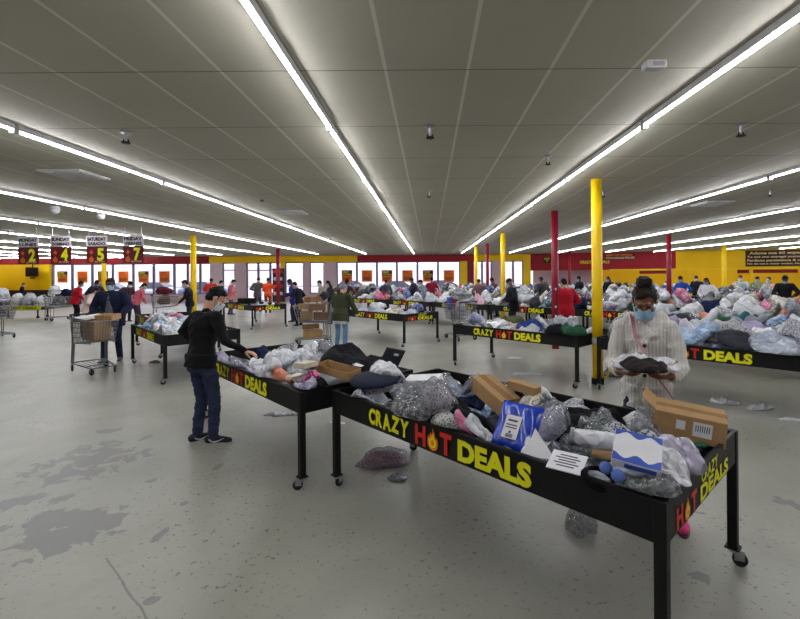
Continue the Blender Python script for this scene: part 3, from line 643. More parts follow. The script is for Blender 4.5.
nG = row('G', 12.9, .9, 3.0, 'black sale table, %s from the right straight behind the heaped one beside the woman')
nH = row('H', 19.4, 1.2, 15, 'black sale table, %s from the right between the rear and middle distance rows')
nI = row('I', 25.9, 3.0, 17, 'black sale table, %s from the right between the middle and far rows')
# ================================================================ goods: soft things drape over what lies beneath
ITEMS = []
class Heap:
    def __init__(s, deck=TB + .022):
        s.res = .025; s.mx = TL / 2 + .25; s.my = TW / 2 + .25
        s.xs = np.arange(-s.mx, s.mx + 1e-6, s.res); s.ys = np.arange(-s.my, s.my + 1e-6, s.res)
        s.X, s.Y = np.meshgrid(s.xs, s.ys, indexing='ij'); s.H = np.full(s.X.shape, deck)
        e = (np.abs(s.X) > TL / 2 - .05) | (np.abs(s.Y) > TW / 2 - .05); s.H[e] = TH + .008
    def win(s, cx, cy, rad):
        i0 = max(0, int((cx - rad + s.mx) / s.res)); i1 = min(len(s.xs), int((cx + rad + s.mx) / s.res) + 2)
        j0 = max(0, int((cy - rad + s.my) / s.res)); j1 = min(len(s.ys), int((cy + rad + s.my) / s.res) + 2); return i0, i1, j0, j1
    def drape(s, cx, cy, a, b, rot, th, seed, n=12, sq=2.6, slope=1.05, wr=.016, wob=.10, edge=.25, cap=None):
        rr = np.random.RandomState(seed); rad = max(a, b) * 1.35 + .03; i0, i1, j0, j1 = s.win(cx, cy, rad)
        B = s.H[i0:i1, j0:j1].copy(); dz = slope * s.res
        for _ in range(int(rad / s.res)):
            P_ = np.pad(B, 1, mode='edge'); B = np.maximum.reduce([B, P_[2:, 1:-1] - dz, P_[:-2, 1:-1] - dz, P_[1:-1, 2:] - dz, P_[1:-1, :-2] - dz, P_[2:, 2:] - dz * 1.41, P_[:-2, :-2] - dz * 1.41, P_[2:, :-2] - dz * 1.41, P_[:-2, 2:] - dz * 1.41])
        for _ in range(2):
            P_ = np.pad(B, 1, mode='edge'); B = np.maximum(B, (P_[2:, 1:-1] + P_[:-2, 1:-1] + P_[1:-1, 2:] + P_[1:-1, :-2] + 2 * B) / 6)
        if cap is not None: B = np.minimum(B, np.percentile(B, 45) + cap)
        ph = rr.uniform(0, 6.28, 6); am = rr.uniform(-1, 1, 6) * wob / 2.5; kx = rr.uniform(-1, 1, (5, 2)) * np.array([22, 30, 40, 52, 64])[:, None]; kp = rr.uniform(0, 6.28, 5); lob = rr.uniform(-.35, .35, 2)
        cr, sr = math.cos(rot), math.sin(rot)
        def Rth(t):
            base = (np.abs(np.cos(t)) ** sq + np.abs(np.sin(t)) ** sq) ** (-1 / sq); return base * (1 + sum(am[i] * np.cos((i + 2) * t + ph[i]) for i in range(6)))
        def top(x, y, Bv):
            dx, dy = x - cx, y - cy; xi, et = (dx * cr + dy * sr) / a, (-dx * sr + dy * cr) / b; m = np.hypot(xi, et) / Rth(np.arctan2(et, xi)); m = np.clip(m, 0, 1)
            pr = (1 - m ** 3.2) ** .62; w = sum(np.abs(np.sin(kx[i, 0] * dx + kx[i, 1] * dy + kp[i])) - .63 for i in range(5)) * wr
            return Bv + .003 + th * pr * (1 + lob[0] * xi + lob[1] * et) + w * pr * .75 + edge * .006 * pr, m
        Xw, Yw = s.X[i0:i1, j0:j1], s.Y[i0:i1, j0:j1]; T, m = top(Xw, Yw, B); ins = m < .999
        def samp(x, y):
            fi = np.clip((x + s.mx) / s.res - i0, 0, B.shape[0] - 1.001); fj = np.clip((y + s.my) / s.res - j0, 0, B.shape[1] - 1.001); a_, b_ = fi.astype(int), fj.astype(int); u, v = fi - a_, fj - b_
            return B[a_, b_] * (1 - u) * (1 - v) + B[a_ + 1, b_] * u * (1 - v) + B[a_, b_ + 1] * (1 - u) * v + B[a_ + 1, b_ + 1] * u * v
        g = np.linspace(-1, 1, n + 1); P, Q = np.meshgrid(g, g, indexing='ij'); mm = np.maximum(np.abs(P), np.abs(Q)); th_ = np.arctan2(Q, P)
        rd = mm * Rth(th_); xi, et = rd * np.cos(th_) * a, rd * np.sin(th_) * b; x = cx + xi * cr - et * sr; y = cy + xi * sr + et * cr
        bot = samp(x, y) + .003; tp, _ = top(x, y, samp(x, y)); tp = np.maximum(tp, bot + .001)
        nn = n + 1; vs = [(x[i, j], y[i, j], tp[i, j]) for i in range(nn) for j in range(nn)]; fs = [(i * nn + j, (i + 1) * nn + j, (i + 1) * nn + j + 1, i * nn + j + 1) for i in range(n) for j in range(n)]
        low = {}
        for i in range(nn):
            for j in range(nn):
                if 0 < i < n and 0 < j < n: low[i, j] = len(vs); vs.append((x[i, j], y[i, j], bot[i, j]))
                else: low[i, j] = i * nn + j
        fs += [(low[i, j], low[i, j + 1], low[i + 1, j + 1], low[i + 1, j]) for i in range(n) for j in range(n)]
        Hw = s.H[i0:i1, j0:j1]; Hw[ins] = np.maximum(Hw[ins], T[ins] + .004)
        return vs, fs
    def seat(s, cx, cy, lx, ly, rot, lz, sink=0.0):
        "height a rigid box rests at; then counts it as part of the heap"
        cr, sr = math.cos(rot), math.sin(rot); dx, dy = s.X - cx, s.Y - cy
        ins = (np.abs(dx * cr + dy * sr) < lx / 2 + .012) & (np.abs(-dx * sr + dy * cr) < ly / 2 + .012)
        z = float(s.H[ins].max()) - sink + .002; s.H[ins] = z + lz + .002; return z
HEAPS = {}
COLN = {'white': (236, 238, 242), 'pale grey': (196, 200, 208), 'grey': (142, 145, 153), 'dark grey': (64, 66, 74), 'black': (24, 24, 28), 'navy': (30, 38, 72), 'blue': (48, 78, 160), 'light blue': (140, 176, 214), 'lilac': (170, 160, 190), 'olive': (92, 94, 66), 'green': (48, 92, 66), 'teal': (60, 120, 130), 'red': (168, 34, 52), 'pink': (214, 90, 140), 'peach': (226, 150, 120), 'beige': (190, 176, 152), 'cream': (222, 214, 196), 'purple': (104, 64, 140), 'maroon': (96, 28, 44), 'brown': (110, 82, 62), 'yellow': (226, 200, 60), 'magenta': (210, 40, 130)}
def colour(name, k=0.0):
    r, g, b = COLN[name]; j = rng.uniform(-.06, .06); f = lambda c: max(0, min(255, c * (1 + j))); return (*srgb(f(r), f(g), f(b)), 1)
KIND = {'bag': ('bagged_garment', 'plastic-bagged garment', 'bagged clothing', 'bag'), 'fabric': ('loose_garment', 'crumpled garment', 'clothing', 'fabric'), 'print': ('patterned_garment', 'patterned bagged garment', 'bagged clothing', 'print')}
def finish(o, key, c, z0):
    ctr, rz = TABLES[key]; cr, sr = math.cos(rz), math.sin(rz); o.location = (ctr.x + c[0] * cr - c[1] * sr, ctr.y + c[0] * sr + c[1] * cr, z0); o.rotation_euler.z = rz
def soft(key, cx, cy, a, b, rot, th, kind, colname, label=None, n=12, name=None, cat=None, wrap=False, seed=None, **kw):
    if key not in HEAPS: HEAPS[key] = Heap()
    hp = HEAPS[key]; sd = seed if seed is not None else rng.randint(0, 10 ** 6)
    nm, ph, ct, mk = KIND[kind]
    H0 = hp.H.copy() if wrap else None
    vs, fs = hp.drape(cx, cy, a * (.86 if wrap else 1), b * (.86 if wrap else 1), rot, th * (.8 if wrap else 1), sd, n, **kw)
    z0 = min(v[2] for v in vs); vs = [(v[0] - cx, v[1] - cy, v[2] - z0) for v in vs]
    def mk_obj(vs, fs, nm_, m_):
        mb = MB(); mb.add(vs, fs); return objof(nm_, mb.mesh(nm_, m_, True))
    if wrap:
        g = mk_obj(vs, fs, 'garment', M[mk]); g.color = colour(colname); H1 = hp.H.copy(); hp.H[:] = H0
        kw2 = dict(kw); kw2['wr'] = .02; vs2, fs2 = hp.drape(cx, cy, a, b, rot, th + .012, sd, n + 6, **kw2); hp.H = np.maximum(hp.H, H1); vs2 = [(v[0] - cx, v[1] - cy, v[2] - z0) for v in vs2]
        t = thing(name or nm, 'x', cat or ct); g.parent = t; w = mk_obj(vs2, fs2, 'clear_bag', M['clear']); w.parent = t; o = t
    else:
        o = mk_obj(vs, fs, name or nm, M[mk]); o.color = colour(colname)
    finish(o, key, (cx, cy), z0)
    if label: tag(o, label, cat or ct)
    else: ITEMS.append((o, key, colname, ph, (cx, cy), ct)); o['category'] = cat or ct
    return o
PAL = ['white'] * 9 + ['pale grey'] * 7 + ['grey'] * 5 + ['dark grey'] * 6 + ['black'] * 6 + ['navy'] * 5 + ['red', 'magenta', 'blue', 'green', 'brown'] + ['blue', 'light blue', 'light blue', 'lilac', 'lilac', 'olive', 'teal', 'beige', 'cream', 'peach', 'pink', 'red', 'maroon']
def fill(key, n, rows_=(5, 3), pal=None, size=(.15, .24), th=(.05, .11), res=12, ey=0.0, yr=None, kinds=None):
    "a layer of soft goods over the tray"
    pal = pal or PAL; nx, ny = rows_; spots = [(i, j) for i in range(nx) for j in range(ny)]; rng.shuffle(spots); k = 0
    while k < n:
        i, j = spots[k % len(spots)]; a = rng.uniform(*size); b = a * rng.uniform(.6, .95)
        lx, ly = TL / 2 - .06 - a * .95, TW / 2 - .06 - a * .95 + ey
        best = None
        if key not in HEAPS: HEAPS[key] = Heap()
        for q_ in range(5):
            i, j = spots[(k + q_) % len(spots)]
            x = max(-lx, min(lx, -TL / 2 + TL * (i + .5) / nx + rng.uniform(-.14, .14))); y = max(-ly, min(ly, -TW / 2 + TW * (j + .5) / ny + rng.uniform(-.12, .12)))
            i0, i1, j0, j1 = HEAPS[key].win(x, y, a * .8); hh = float(HEAPS[key].H[i0:i1, j0:j1].mean()) + rng.uniform(0, .04)
            if best is None or hh < best[0]: best = (hh, x, y)
        _, x, y = best
        kd = rng.choice(kinds or ['bag'] * 5 + ['fabric'] * 3 + ['print'] * 2); soft(key, x, y, a, b, rng.uniform(0, PI), rng.uniform(*th), kd, rng.choice(pal), n=res, wob=.16); k += 1
def box_mesh(lx, ly, lz, flap=False, tape=True, label_at=None, m='cardboard'):
    mb = MB(); mb.box((0, 0, lz / 2), (lx, ly, lz), 0, None, .006); return mb
def carton(key, cx, cy, lx, ly, lz, rot, label, name='cardboard_box', cat='box', mt='cardboard', tilt=(0, 0), parts=('tape',), lift=0.0, zfix=None):
    if key not in HEAPS: HEAPS[key] = Heap()
    ex = abs(math.sin(tilt[0])) * ly / 2 + abs(math.sin(tilt[1])) * lx / 2
    z = HEAPS[key].seat(cx, cy, lx, ly, rot, lz + ex * .5) + ex + lift
    if zfix is not None: z = zfix
    t = thing(name, label, cat); MB().box((0, 0, lz / 2), (lx, ly, lz), 0, None, .005).build('carton' if mt.startswith('card') else 'body', M[mt], t)
    if 'tape' in parts: MB().box((0, 0, lz + .0006), (lx * .99, .05, .0012)).box((lx / 2 + .0006, 0, lz * .8), (.0012, .05, lz * .4)).build('tape', M['cardboard_dark'], t)
    if 'flap' in parts: MB().box((0, 0, 0), (.10, ly * .96, .004), 0, Matrix.Translation((-lx / 2 - .03, 0, lz + .025)) @ Matrix.Rotation(R(38), 4, 'Y')).build('flap', M['cardboard'], t)
    if 'ship' in parts:
        s = MB().box((lx * .18, -ly / 2 - .001, lz * .55), (lx * .26, .002, lz * .55))
        for i in range(7): s.box((lx * (.09 + .03 * i), -ly / 2 - .0025, lz * .6), (lx * .012, .001, lz * .25), 1)
        s.build('shipping_label', [M['paper'], M['ink']], t); MB().box((-lx * .12, -ly / 2 - .001, lz * .6), (lx * .13, .002, lz * .35)).build('torn_sticker', M['paper'], t)
    finish(t, key, (cx, cy), z); c_, rz = TABLES[key]; t.rotation_euler = (Matrix.Rotation(rz + rot, 4, 'Z') @ Matrix.Rotation(tilt[0], 4, 'X') @ Matrix.Rotation(tilt[1], 4, 'Y')).to_euler(); return t
# ---------------------------------------------------------------- nearest table
def L1(key, u, v, z):
    x, y = tloc(key, at(u, v, z)); return max(-TL / 2 + .1, min(TL / 2 - .1, x)), max(-TW / 2 + .07, min(TW / 2 - .09, y))
TREL = lambda key, a: a - TABLES[key][1]
fill('T1', 30, (7, 3), ['pale grey', 'grey', 'white', 'black', 'dark grey', 'navy', 'lilac', 'green', 'light blue'], (.16, .22), (.04, .07), 12)
def hs(key, u, v, z, a, b, rot, th, kind, col, label, **kw):
    x, y = L1(key, u, v, z); a_, b_ = max(a, b), min(a, b); return soft(key, x, y, a, b, rot, th, kind, col, label, **{'n': 18, 'cap': .07, **kw})
def hc(key, u, v, z, lx, ly, lz, rot, label, **kw):
    x, y = L1(key, u, v, z); return carton(key, x, y, lx, ly, lz, rot, label, **kw)
K = 'T1'
hs(K, 441, 423, .84, .14, .09, .15, .07, 'print', 'olive', 'olive camouflage-patterned item by the front panel')
hs(K, 466, 428, .82, .07, .055, .4, .05, 'bag', 'magenta', 'small hot pink packet at the front panel')
hs(K, 480, 427, .84, .11, .07, .2, .05, 'bag', 'white', 'white packet between the pink packet and the blue package')
hs(K, 366, 392, .86, .14, .05, .6, .05, 'print', 'navy', 'patterned navy headscarf beneath the flat cap')
p = at(376, 383, .885); o = thing('round_hat', 'flat round navy hat at the left end of the nearest table', 'hat', (p.x, p.y, .85)); o.rotation_euler = (.10, -.06, 0); HEAPS[K].seat(*tloc(K, p), .3, .3, 0, .09)
MB().lathe([(.02, .045), (.17, .048), (.20, .058), (.205, .07), (.19, .088), (.12, .10), (.01, .104)], 28).build('hat_top', CL((30, 36, 54)), o, True); g = MB().lathe([(.135, -.01), (.15, .0), (.152, .045), (.14, .052)], 28).build('hat_band', M['print'], o, True); g.color = (*srgb(40, 44, 70), 1)
hc(K, 608, 458, .80, .16, .08, .015, .3, 'thin brown cardboard sheet left of the white and blue box', name='cardboard_sheet', parts=())
hs(K, 645, 490, .83, .13, .07, 0.1, .05, 'bag', 'green', 'dark green clear-wrapped bag in the front right corner', wrap=True)
hs(K, 684, 467, .83, .11, .07, .9, .05, 'bag', 'pale grey', 'crinkled grey bag tucked along the end panel')
hs(K, 560, 436, .86, .10, .07, 1.2, .05, 'bag', 'navy', 'dark navy bag beside the white card')
hs(K, 583, 428, .85, .15, .10, .2, .07, 'bag', 'green', 'clear green-edged bag left of the silvery tube', wrap=True)
hs(K, 455, 402, .88, .10, .08, .2, .08, 'bag', 'grey', 'small grey bag beside the black cloth')
hs(K, 462, 412, .85, .25, .15, .1, .09, 'fabric', 'black', 'crumpled black cloth between the clear bags and the blue package')
hs(K, 590, 405, .86, .22, .14, .2, .06, 'fabric', 'black', 'black cloth bundle at the back of the nearest table, left of the woman')
hs(K, 568, 414, .88, .15, .12, .9, .09, 'fabric', 'black', 'small crumpled black garment beside the purple clear bag')
hc(K, 424, 371, .95, .30, .18, .09, .5, 'white flat box lying behind the large clear bags', name='white_box', mt='paper', parts=(), tilt=(.08, -.1))
hc(K, 494, 391, .90, .40, .16, .12, -.33, 'long plain cardboard box at the back of the nearest table, tilted', name='cardboard_box', tilt=(.06, .24), parts=('tape',))
hc(K, 524, 396, .90, .22, .09, .06, .05, 'small flat cardboard box right of the long cardboard box', name='cardboard_box', tilt=(0, .1), parts=())
hs(K, 540, 388, .92, .12, .11, .3, .07, 'fabric', 'white', 'smooth white padded dome lying at the back edge of the nearest table', name='padded_cup', cat='clothing', wr=.002, wob=.03)
hs(K, 462, 378, .9, .15, .12, .4, .06, 'bag', 'light blue', 'pale blue package at the back of the nearest table', wrap=True)
hs(K, 476, 384, .9, .11, .10, 1.0, .07, 'bag', 'pale grey', 'small grey bag tucked left of the long cardboard box', wrap=True)
hs(K, 402, 412, .86, .20, .14, .3, .10, 'bag', 'dark grey', 'clear bag with a dark garment at the front left of the nearest table', wrap=True)
hs(K, 438, 408, .88, .13, .11, .8, .09, 'print', 'maroon', 'clear bag with a reddish patterned garment in the left heap', wrap=True)
hs(K, 428, 391, .93, .19, .14, .5, .14, 'bag', 'black', 'large crinkled clear bag holding a charcoal garment, topmost of the left heap', wrap=True)
hs(K, 625, 415, .88, .2, .14, .3, .10, 'bag', 'white', 'clear crinkled bag lying behind the patterned bag on the nearest table', wrap=True)
hs(K, 600, 418, .87, .13, .09, 1.2, .07, 'bag', 'green', 'small green-tinted bag behind the silvery tube', wrap=True)
hs(K, 388, 371, .96, .17, .11, .2, .08, 'bag', 'white', 'white plastic bag lying behind the round navy hat', cap=.2)
hs(K, 546, 411, .90, .14, .13, .5, .14, 'print', 'lilac', 'puffy clear bag of lilac and green things beside the blue package', wrap=True)
hs(K, 630, 424, .90, .16, .11, .15, .10, 'print', 'black', 'black and white patterned bag above the white and blue box')
hs(K, 655, 415, .9, .14, .10, .5, .10, 'bag', 'pale grey', 'crinkled clear bag in front of the woman', wrap=True)
hs(K, 674, 452, .88, .15, .11, .5, .08, 'bag', 'lilac', 'grey-lilac plastic bag in front of the large cardboard box')
hs(K, 697, 450, .87, .10, .07, 1.1, .06, 'bag', 'pale grey', 'pale grey bag against the end panel')
hs(K, 662, 470, .86, .14, .09, .5, .06, 'bag', 'white', 'white bag near the front right corner of the nearest table')
# blue plastic package leaning on the front panel
def upright(name, label, cat, u, v, z, w, h, t_, lean, yaw, mt, key, bits=None):
    p = at(u, v, z); o = thing(name, label, cat, (p.x, p.y, z)); o.rotation_euler = (Matrix.Rotation(TABLES[key][1] + yaw, 4, 'Z') @ Matrix.Rotation(lean, 4, 'X')).to_euler()
    return o
M['blue_plastic'] = plain('blue_plastic', srgb(20, 62, 178), .2, 0, .35, 14, .5, .5, .6)
o = upright('packaged_sheet_set', 'bright blue package with a white label leaning on the front panel', 'package', 510, 450, .785, .26, .27, .05, -.62, .08, None, K)
mb = MB(); vs = []; n = 14
for i in range(n + 1):
    for j in range(n + 1):
        x, y = -1 + 2 * i / n, -1 + 2 * j / n; e = (1 - abs(x) ** 6) ** .5 * (1 - abs(y) ** 6) ** .5; vs.append((x * .132, -.03 * e - .006 * math.sin(9 * x + 4 * y) * e, .135 + y * .135))
mb.add(vs, [(i * (n + 1) + j, (i + 1) * (n + 1) + j, (i + 1) * (n + 1) + j + 1, i * (n + 1) + j + 1) for i in range(n) for j in range(n)]); mb.add([(v[0], -v[1] * .8, v[2]) for v in vs], [(i * (n + 1) + j, i * (n + 1) + j + 1, (i + 1) * (n + 1) + j + 1, (i + 1) * (n + 1) + j) for i in range(n) for j in range(n)])
g = mb.build('plastic_package', M['blue_plastic'], o, True)
s = MB().box((-.01, -.041, .115), (.095, .004, .13)).box((-.01, -.0435, .15), (.06, .002, .01), 1).box((-.01, -.0435, .125), (.07, .002, .006), 1).box((-.01, -.0435, .11), (.07, .002, .006), 1).box((-.01, -.0435, .085), (.012, .002, .012), 1)
for i in range(9): s.box((-.03 + .005 * i, -.0435, .065), (.0025, .002, .02), 1)
s.build('white_label', [M['paper'], M['ink']], o)
# white and blue box
pb = at(637, 452, .94); o = thing('packaged_box', 'white box with a blue wavy edge tilted toward the camera', 'box', pb); X = Matrix.Rotation(R(-30), 4, 'Z') @ Matrix.Rotation(R(30), 4, 'X') @ Matrix.Rotation(R(8), 4, 'Y'); o.rotation_euler = X.to_euler()
o.scale = (.92, .9, .9); MB().box((0, 0, 0), (.22, .20, .05), 0, None, .004).build('carton', M['paper'], o); s = MB()
for i in range(12):
    x0, x1 = -.108 + .018 * i, -.108 + .018 * (i + 1); f = lambda x: -.062 + .016 * math.cos(x * 58)
    s.add([(x0, -.098, .0262), (x1, -.098, .0262), (x1, f(x1), .0262), (x0, f(x0), .0262)], [(0, 1, 2, 3)]); s.add([(x0, .098, .0262), (x1, .098, .0262), (x1, -f(x1) + .01, .0262), (x0, -f(x0) + .01, .0262)], [(3, 2, 1, 0)])
MB().box((.02, -.101, 0), (.14, .002, .03)).build('side_print', M['blue_ink'], o); s.build('wave_print', M['blue_ink'], o)
# big carton at the back corner
cb = hc(K, 687, 420, .885, .36, .22, .15, 0.30, 'large brown cardboard box with a white shipping label at the corner of the nearest table', parts=('ship', 'flap', 'tape'), tilt=(.10, .10), name='cardboard_box', zfix=.805)
# silvery tube, coil, rollers, cards
p = at(597, 440, .895); o = thing('wrapped_tube', 'silvery white wrapped tube lying left of the white and blue box', 'package', p, R(-22)); mb = MB(); prof = []
X = Matrix.Rotation(R(90), 4, 'Y') @ Matrix.Translation((0, 0, -.13)); mb.lathe([(.012, -.01), (.034, .0), (.046, .03), (.048, .13), (.046, .23), (.03, .262), (.012, .275)], 18, 0, X); g = mb.build('tube', M['bag'], o, True); g.color = (*srgb(196, 198, 204), 1); MB().lathe([(.0485, .0), (.0488, .01), (.0485, .02)], 18, 0, X).build('end_cap', M['steel'], o)
p = at(597, 470, .84); o = thing('cable_coil', 'black coiled strap near the front panel right of the printed card', 'strap', (p.x, p.y, .79)); o.rotation_euler = (.5, .2, 0); mb = MB()
for k in range(3): mb.tube([(math.cos(t / 14 * 2 * PI) * (.075 - .006 * k), math.sin(t / 14 * 2 * PI) * (.06 - .006 * k), .012 * k + .01) for t in range(15)], .008, 6)
mb.build('coil', M['black_matte'], o, True); MB().box((.07, 0, .03), (.025, .04, .03), 0, None, .006).build('buckle', M['black'], o)
for i, (u, v) in enumerate(((606, 474), (618, 482))):
    p = at(u, v, .83); o = MB().ball((0, 0, .028), (.03, .03, .028)).build('blue_ball', M['blue_ink'], None, True, p); o.data.materials[0] = CL((92, 120, 190)); tag(o, ('blue ball' if i == 0 else 'second blue ball, nearer the front panel,') + ' beside the black coiled strap', 'ball')
def flat(name, label, cat, key, u, v, z, w, d, yaw, tilt, mt, t_=.006, prt=True, abs_yaw=None):
    p = at(u, v, z); o = thing(name, label, cat, p); o.rotation_euler = (Matrix.Rotation(yaw, 4, 'Z') @ Matrix.Rotation(tilt, 4, 'X')).to_euler(); MB().box((0, 0, 0), (w, d, t_)).build('card', M[mt] if isinstance(mt, str) else mt, o)
    if prt:
        s = MB()
        for i in range(5): s.box((0, d * (.3 - .14 * i), t_ / 2 + .0006), (w * (.7 if i % 2 else .5), d * .05, .001))
        s.build('print', M['ink'], o)
    return o
flat('printed_card', 'white printed card flat at the front of the nearest table', 'card', K, 567, 462, .835, .17, .13, R(-35), .35, 'paper')
o = upright('folded_card', 'plain white folded card standing right of the blue package', 'card', 538, 458, .79, .1, .1, .1, -.5, .3, None, K)
MB().add([(-.10, 0, .0), (.10, -.03, .0), (-.055, .02, .17)], [(0, 1, 2)]).add([(-.10, .0, .0), (-.055, .02, .17), (-.12, .06, .0)], [(0, 1, 2)]).build('card_face', M['paper'], o)
hs(K, 530, 405, .9, .09, .07, .2, .04, 'bag', 'beige', 'beige packet between the small cardboard box and lilac bag')

# ---------------------------------------------------------------- table the man in black reaches into
K = 'T2'
fill(K, 16, (7, 3), ['white', 'pale grey', 'white', 'lilac', 'white', 'grey', 'navy', 'light blue'], (.14, .22), (.06, .10), 12)
hs(K, 262, 372, .86, .13, .1, .4, .09, 'bag', 'white', 'white bag at the front panel beneath the hand of the man in black')
hs(K, 263, 353, .90, .17, .14, .2, .12, 'bag', 'white', 'white plastic bag the man in black is touching')
hs(K, 240, 347, .88, .14, .10, .9, .07, 'bag', 'dark grey', 'dark bag near the far end behind the hand of the man in black')
hs(K, 275, 343, .90, .14, .11, .5, .10, 'bag', 'navy', 'navy garment in a bag at the back of the second table')
hs(K, 302, 350, .97, .30, .22, .3, .24, 'bag', 'white', 'large white plastic bag peaking at the middle of the second table', cap=.12)
hs(K, 316, 352, .97, .17, .12, 1.0, .14, 'bag', 'white', 'upright white bag just left of the big black jacket', cap=.12)
hs(K, 280, 346, .95, .2, .15, .7, .16, 'bag', 'white', 'white bag between the navy garment and the large white bag', cap=.1)
hs(K, 285, 356, .92, .19, .13, .8, .10, 'bag', 'pale grey', 'pale crinkled bag in front of the large white bag')
hs(K, 315, 348, .93, .10, .06, .2, .05, 'bag', 'green', 'small bright green bag tucked among white bags')
hs(K, 322, 357, .91, .16, .12, .6, .09, 'bag', 'grey', 'grey bag left of the black jacket', wrap=True)
hs(K, 245, 362, .85, .15, .09, .1, .07, 'bag', 'lilac', 'lilac-grey bag at the front panel by the man in black')
hs(K, 284, 369, .90, .13, .08, .3, .10, 'fabric', 'peach', 'peach pink rolled cloth at the middle of the second table')
hs(K, 262, 371, .89, .075, .07, .3, .08, 'fabric', 'white', 'small white round roll at the front panel left of the peach cloth', name='cloth_roll', cat='cloth', wr=.002, wob=.02)
hs(K, 330, 385, .86, .12, .08, .2, .06, 'fabric', 'black', 'black cloth at the front right corner of the second table')
hs(K, 313, 385, .86, .13, .07, .1, .06, 'bag', 'lilac', 'lilac packet in the front right of the second table')
hs(K, 320, 383, .87, .09, .05, .4, .05, 'bag', 'magenta', 'magenta edged packet beside the lilac packet')
hc(K, 306, 377, .90, .30, .10, .045, 2.24, 'long beige flat box right of the peach cloth', name='flat_box', mt='paper', parts=(), tilt=(.05, .12)).children[0].data.materials[0] = CL((206, 196, 176))
hc(K, 295, 372, .89, .24, .07, .03, 2.2, 'narrow cream carton beside the long beige box', name='flat_box', mt='paper', parts=(), tilt=(.1, .1)).children[0].data.materials[0] = CL((224, 216, 198))
hs(K, 354, 357, .98, .37, .26, .15, .21, 'fabric', 'black', 'big black jacket heaped at the end of the second table', n=22, name='black_jacket', cat='jacket', cap=.05, wr=.018, slope=.6)
p = at(357, 347, 1.12); x_, y_ = tloc('T2', p); h_ = HEAPS['T2']; p.z = float(h_.H[int((x_ + h_.mx) / h_.res), int((y_ + h_.my) / h_.res)]) + .004; o = MB().add([(-.06, 0, 0), (.04, -.03, -.012), (.06, .02, -.01), (-.01, .04, .012)], [(0, 1, 2, 3)]).build('paper_tag', M['paper'], None, False, p); tag(o, 'torn white paper tag lying on the big black jacket', 'tag')
p = at(338, 376, .88); o = thing('cardboard_tray', 'long open cardboard tray in front of the big black jacket', 'box', (p.x, p.y, .90)); o.rotation_euler = (.12, .06, R(-38)); s = MB(); w, d_, h = .44, .14, .07
s.box((0, 0, .004), (w, d_, .008)); s.build('tray_floor', M['cardboard_dark'], o)
for sx, sy, q in ((0, -1, (w, .006, h)), (0, 1, (w, .006, h)), (-1, 0, (.006, d_, h)), (1, 0, (.006, d_, h))): MB().box((sx * w / 2, sy * d_ / 2, h / 2), q).build('side', M['cardboard'], o)
p = at(388, 366, .88); o = thing('folder_case', 'dark grey folder case standing behind the white bag', 'case', p); o.rotation_euler = (.5, .25, .5); MB().box((0, 0, .11), (.20, .02, .19), 0, None, .006).build('cover', CL((62, 64, 72)), o); MB().box((.02, -.012, .15), (.05, .003, .025)).build('sticker', M['paper'], o)
for k_ in ('T2', 'T3', 'T5'):
    c_, rz = TABLES[k_]; tb = [o for o in COL.objects if o.get('category') == 'sale table' and (o.location - c_).length < .01][0]
    for ep in [c for c in tb.children if c.name.startswith('end_panel')]:
        for lt in list(ep.children):
            bpy.data.objects.remove(lt)
            if k_ == 'T3': MB().box((.013, -.1, -.03), (.004, .13, .07)).build('red_tag', M['letter_red'], ep)
# ---------------------------------------------------------------- other near tables
fill('T3', 24, (7, 3), ['white', 'pale grey', 'light blue', 'pale grey', 'grey', 'navy', 'cream', 'white'], (.16, .25), (.07, .12), 10); fill('T3', 12, (6, 2), ['white', 'light blue', 'pale grey', 'white', 'cream'], (.18, .28), (.10, .15), 10)
fill('T3b', 18, (7, 3), ['white', 'beige', 'cream', 'grey', 'pink'], (.2, .28), (.08, .14), 8)
fill('T4', 26, (6, 3), ['white', 'pale grey', 'white', 'lilac', 'grey'], (.17, .26), (.06, .11), 9)
hs('T4', 396, 306, .92, .26, .17, .3, .13, 'fabric', 'beige', 'beige brown folded bundle at the middle of the table before the olive jacket', wr=.03, n=12)
hs('T4', 417, 306, .92, .24, .15, 1.1, .16, 'bag', 'blue', 'light blue bag at the end of the table before the olive jacket', n=12); hs('T4', 371, 303, .9, .3, .2, .2, .14, 'bag', 'white', 'broad white bag on the table before the olive jacket', n=12)
fill('T5', 18, (6, 3), None, (.18, .26), (.07, .12), 11); K = 'T5'
hs(K, 477, 317, .92, .2, .17, .3, .16, 'print', 'blue', 'blue and white patterned bag at the left end of the middle table'); hs(K, 500, 318, .9, .25, .16, .2, .11, 'bag', 'cream', 'cream white bag beside the blue patterned bag')
hs(K, 514, 316, .92, .25, .15, .4, .12, 'fabric', 'olive', 'pale olive cloth behind the cream bag', wr=.03); hs(K, 532, 320, .95, .30, .22, .1, .19, 'fabric', 'navy', 'heaped royal blue garment at the middle of the table left of the yellow column', wr=.03).color = (*srgb(44, 70, 132), 1)
hs(K, 551, 318, .95, .2, .14, 1.0, .15, 'bag', 'light blue', 'pale blue shiny bag right of the royal blue garment', wrap=True); hs(K, 556, 328, .9, .18, .15, .2, .15, 'fabric', 'black', 'black garment at the front of the middle table', wr=.03); hs(K, 570, 330, .9, .2, .15, .3, .13, 'fabric', 'green', 'dark green garment at the right of the middle table', wr=.03)
hs(K, 574, 319, .92, .26, .18, .2, .15, 'bag', 'grey', 'grey shiny bag near the yellow column'); hs(K, 592, 327, .88, .16, .12, .4, .1, 'bag', 'pale grey', 'pale bag at the right end of the middle table')
fill('T6', 20, (6, 3), None, (.2, .29), (.08, .14), 12); fill('T6', 10, (5, 2), ['dark grey', 'grey', 'navy', 'black', 'pale grey', 'lilac'], (.22, .3), (.12, .2), 12); K = 'T6'
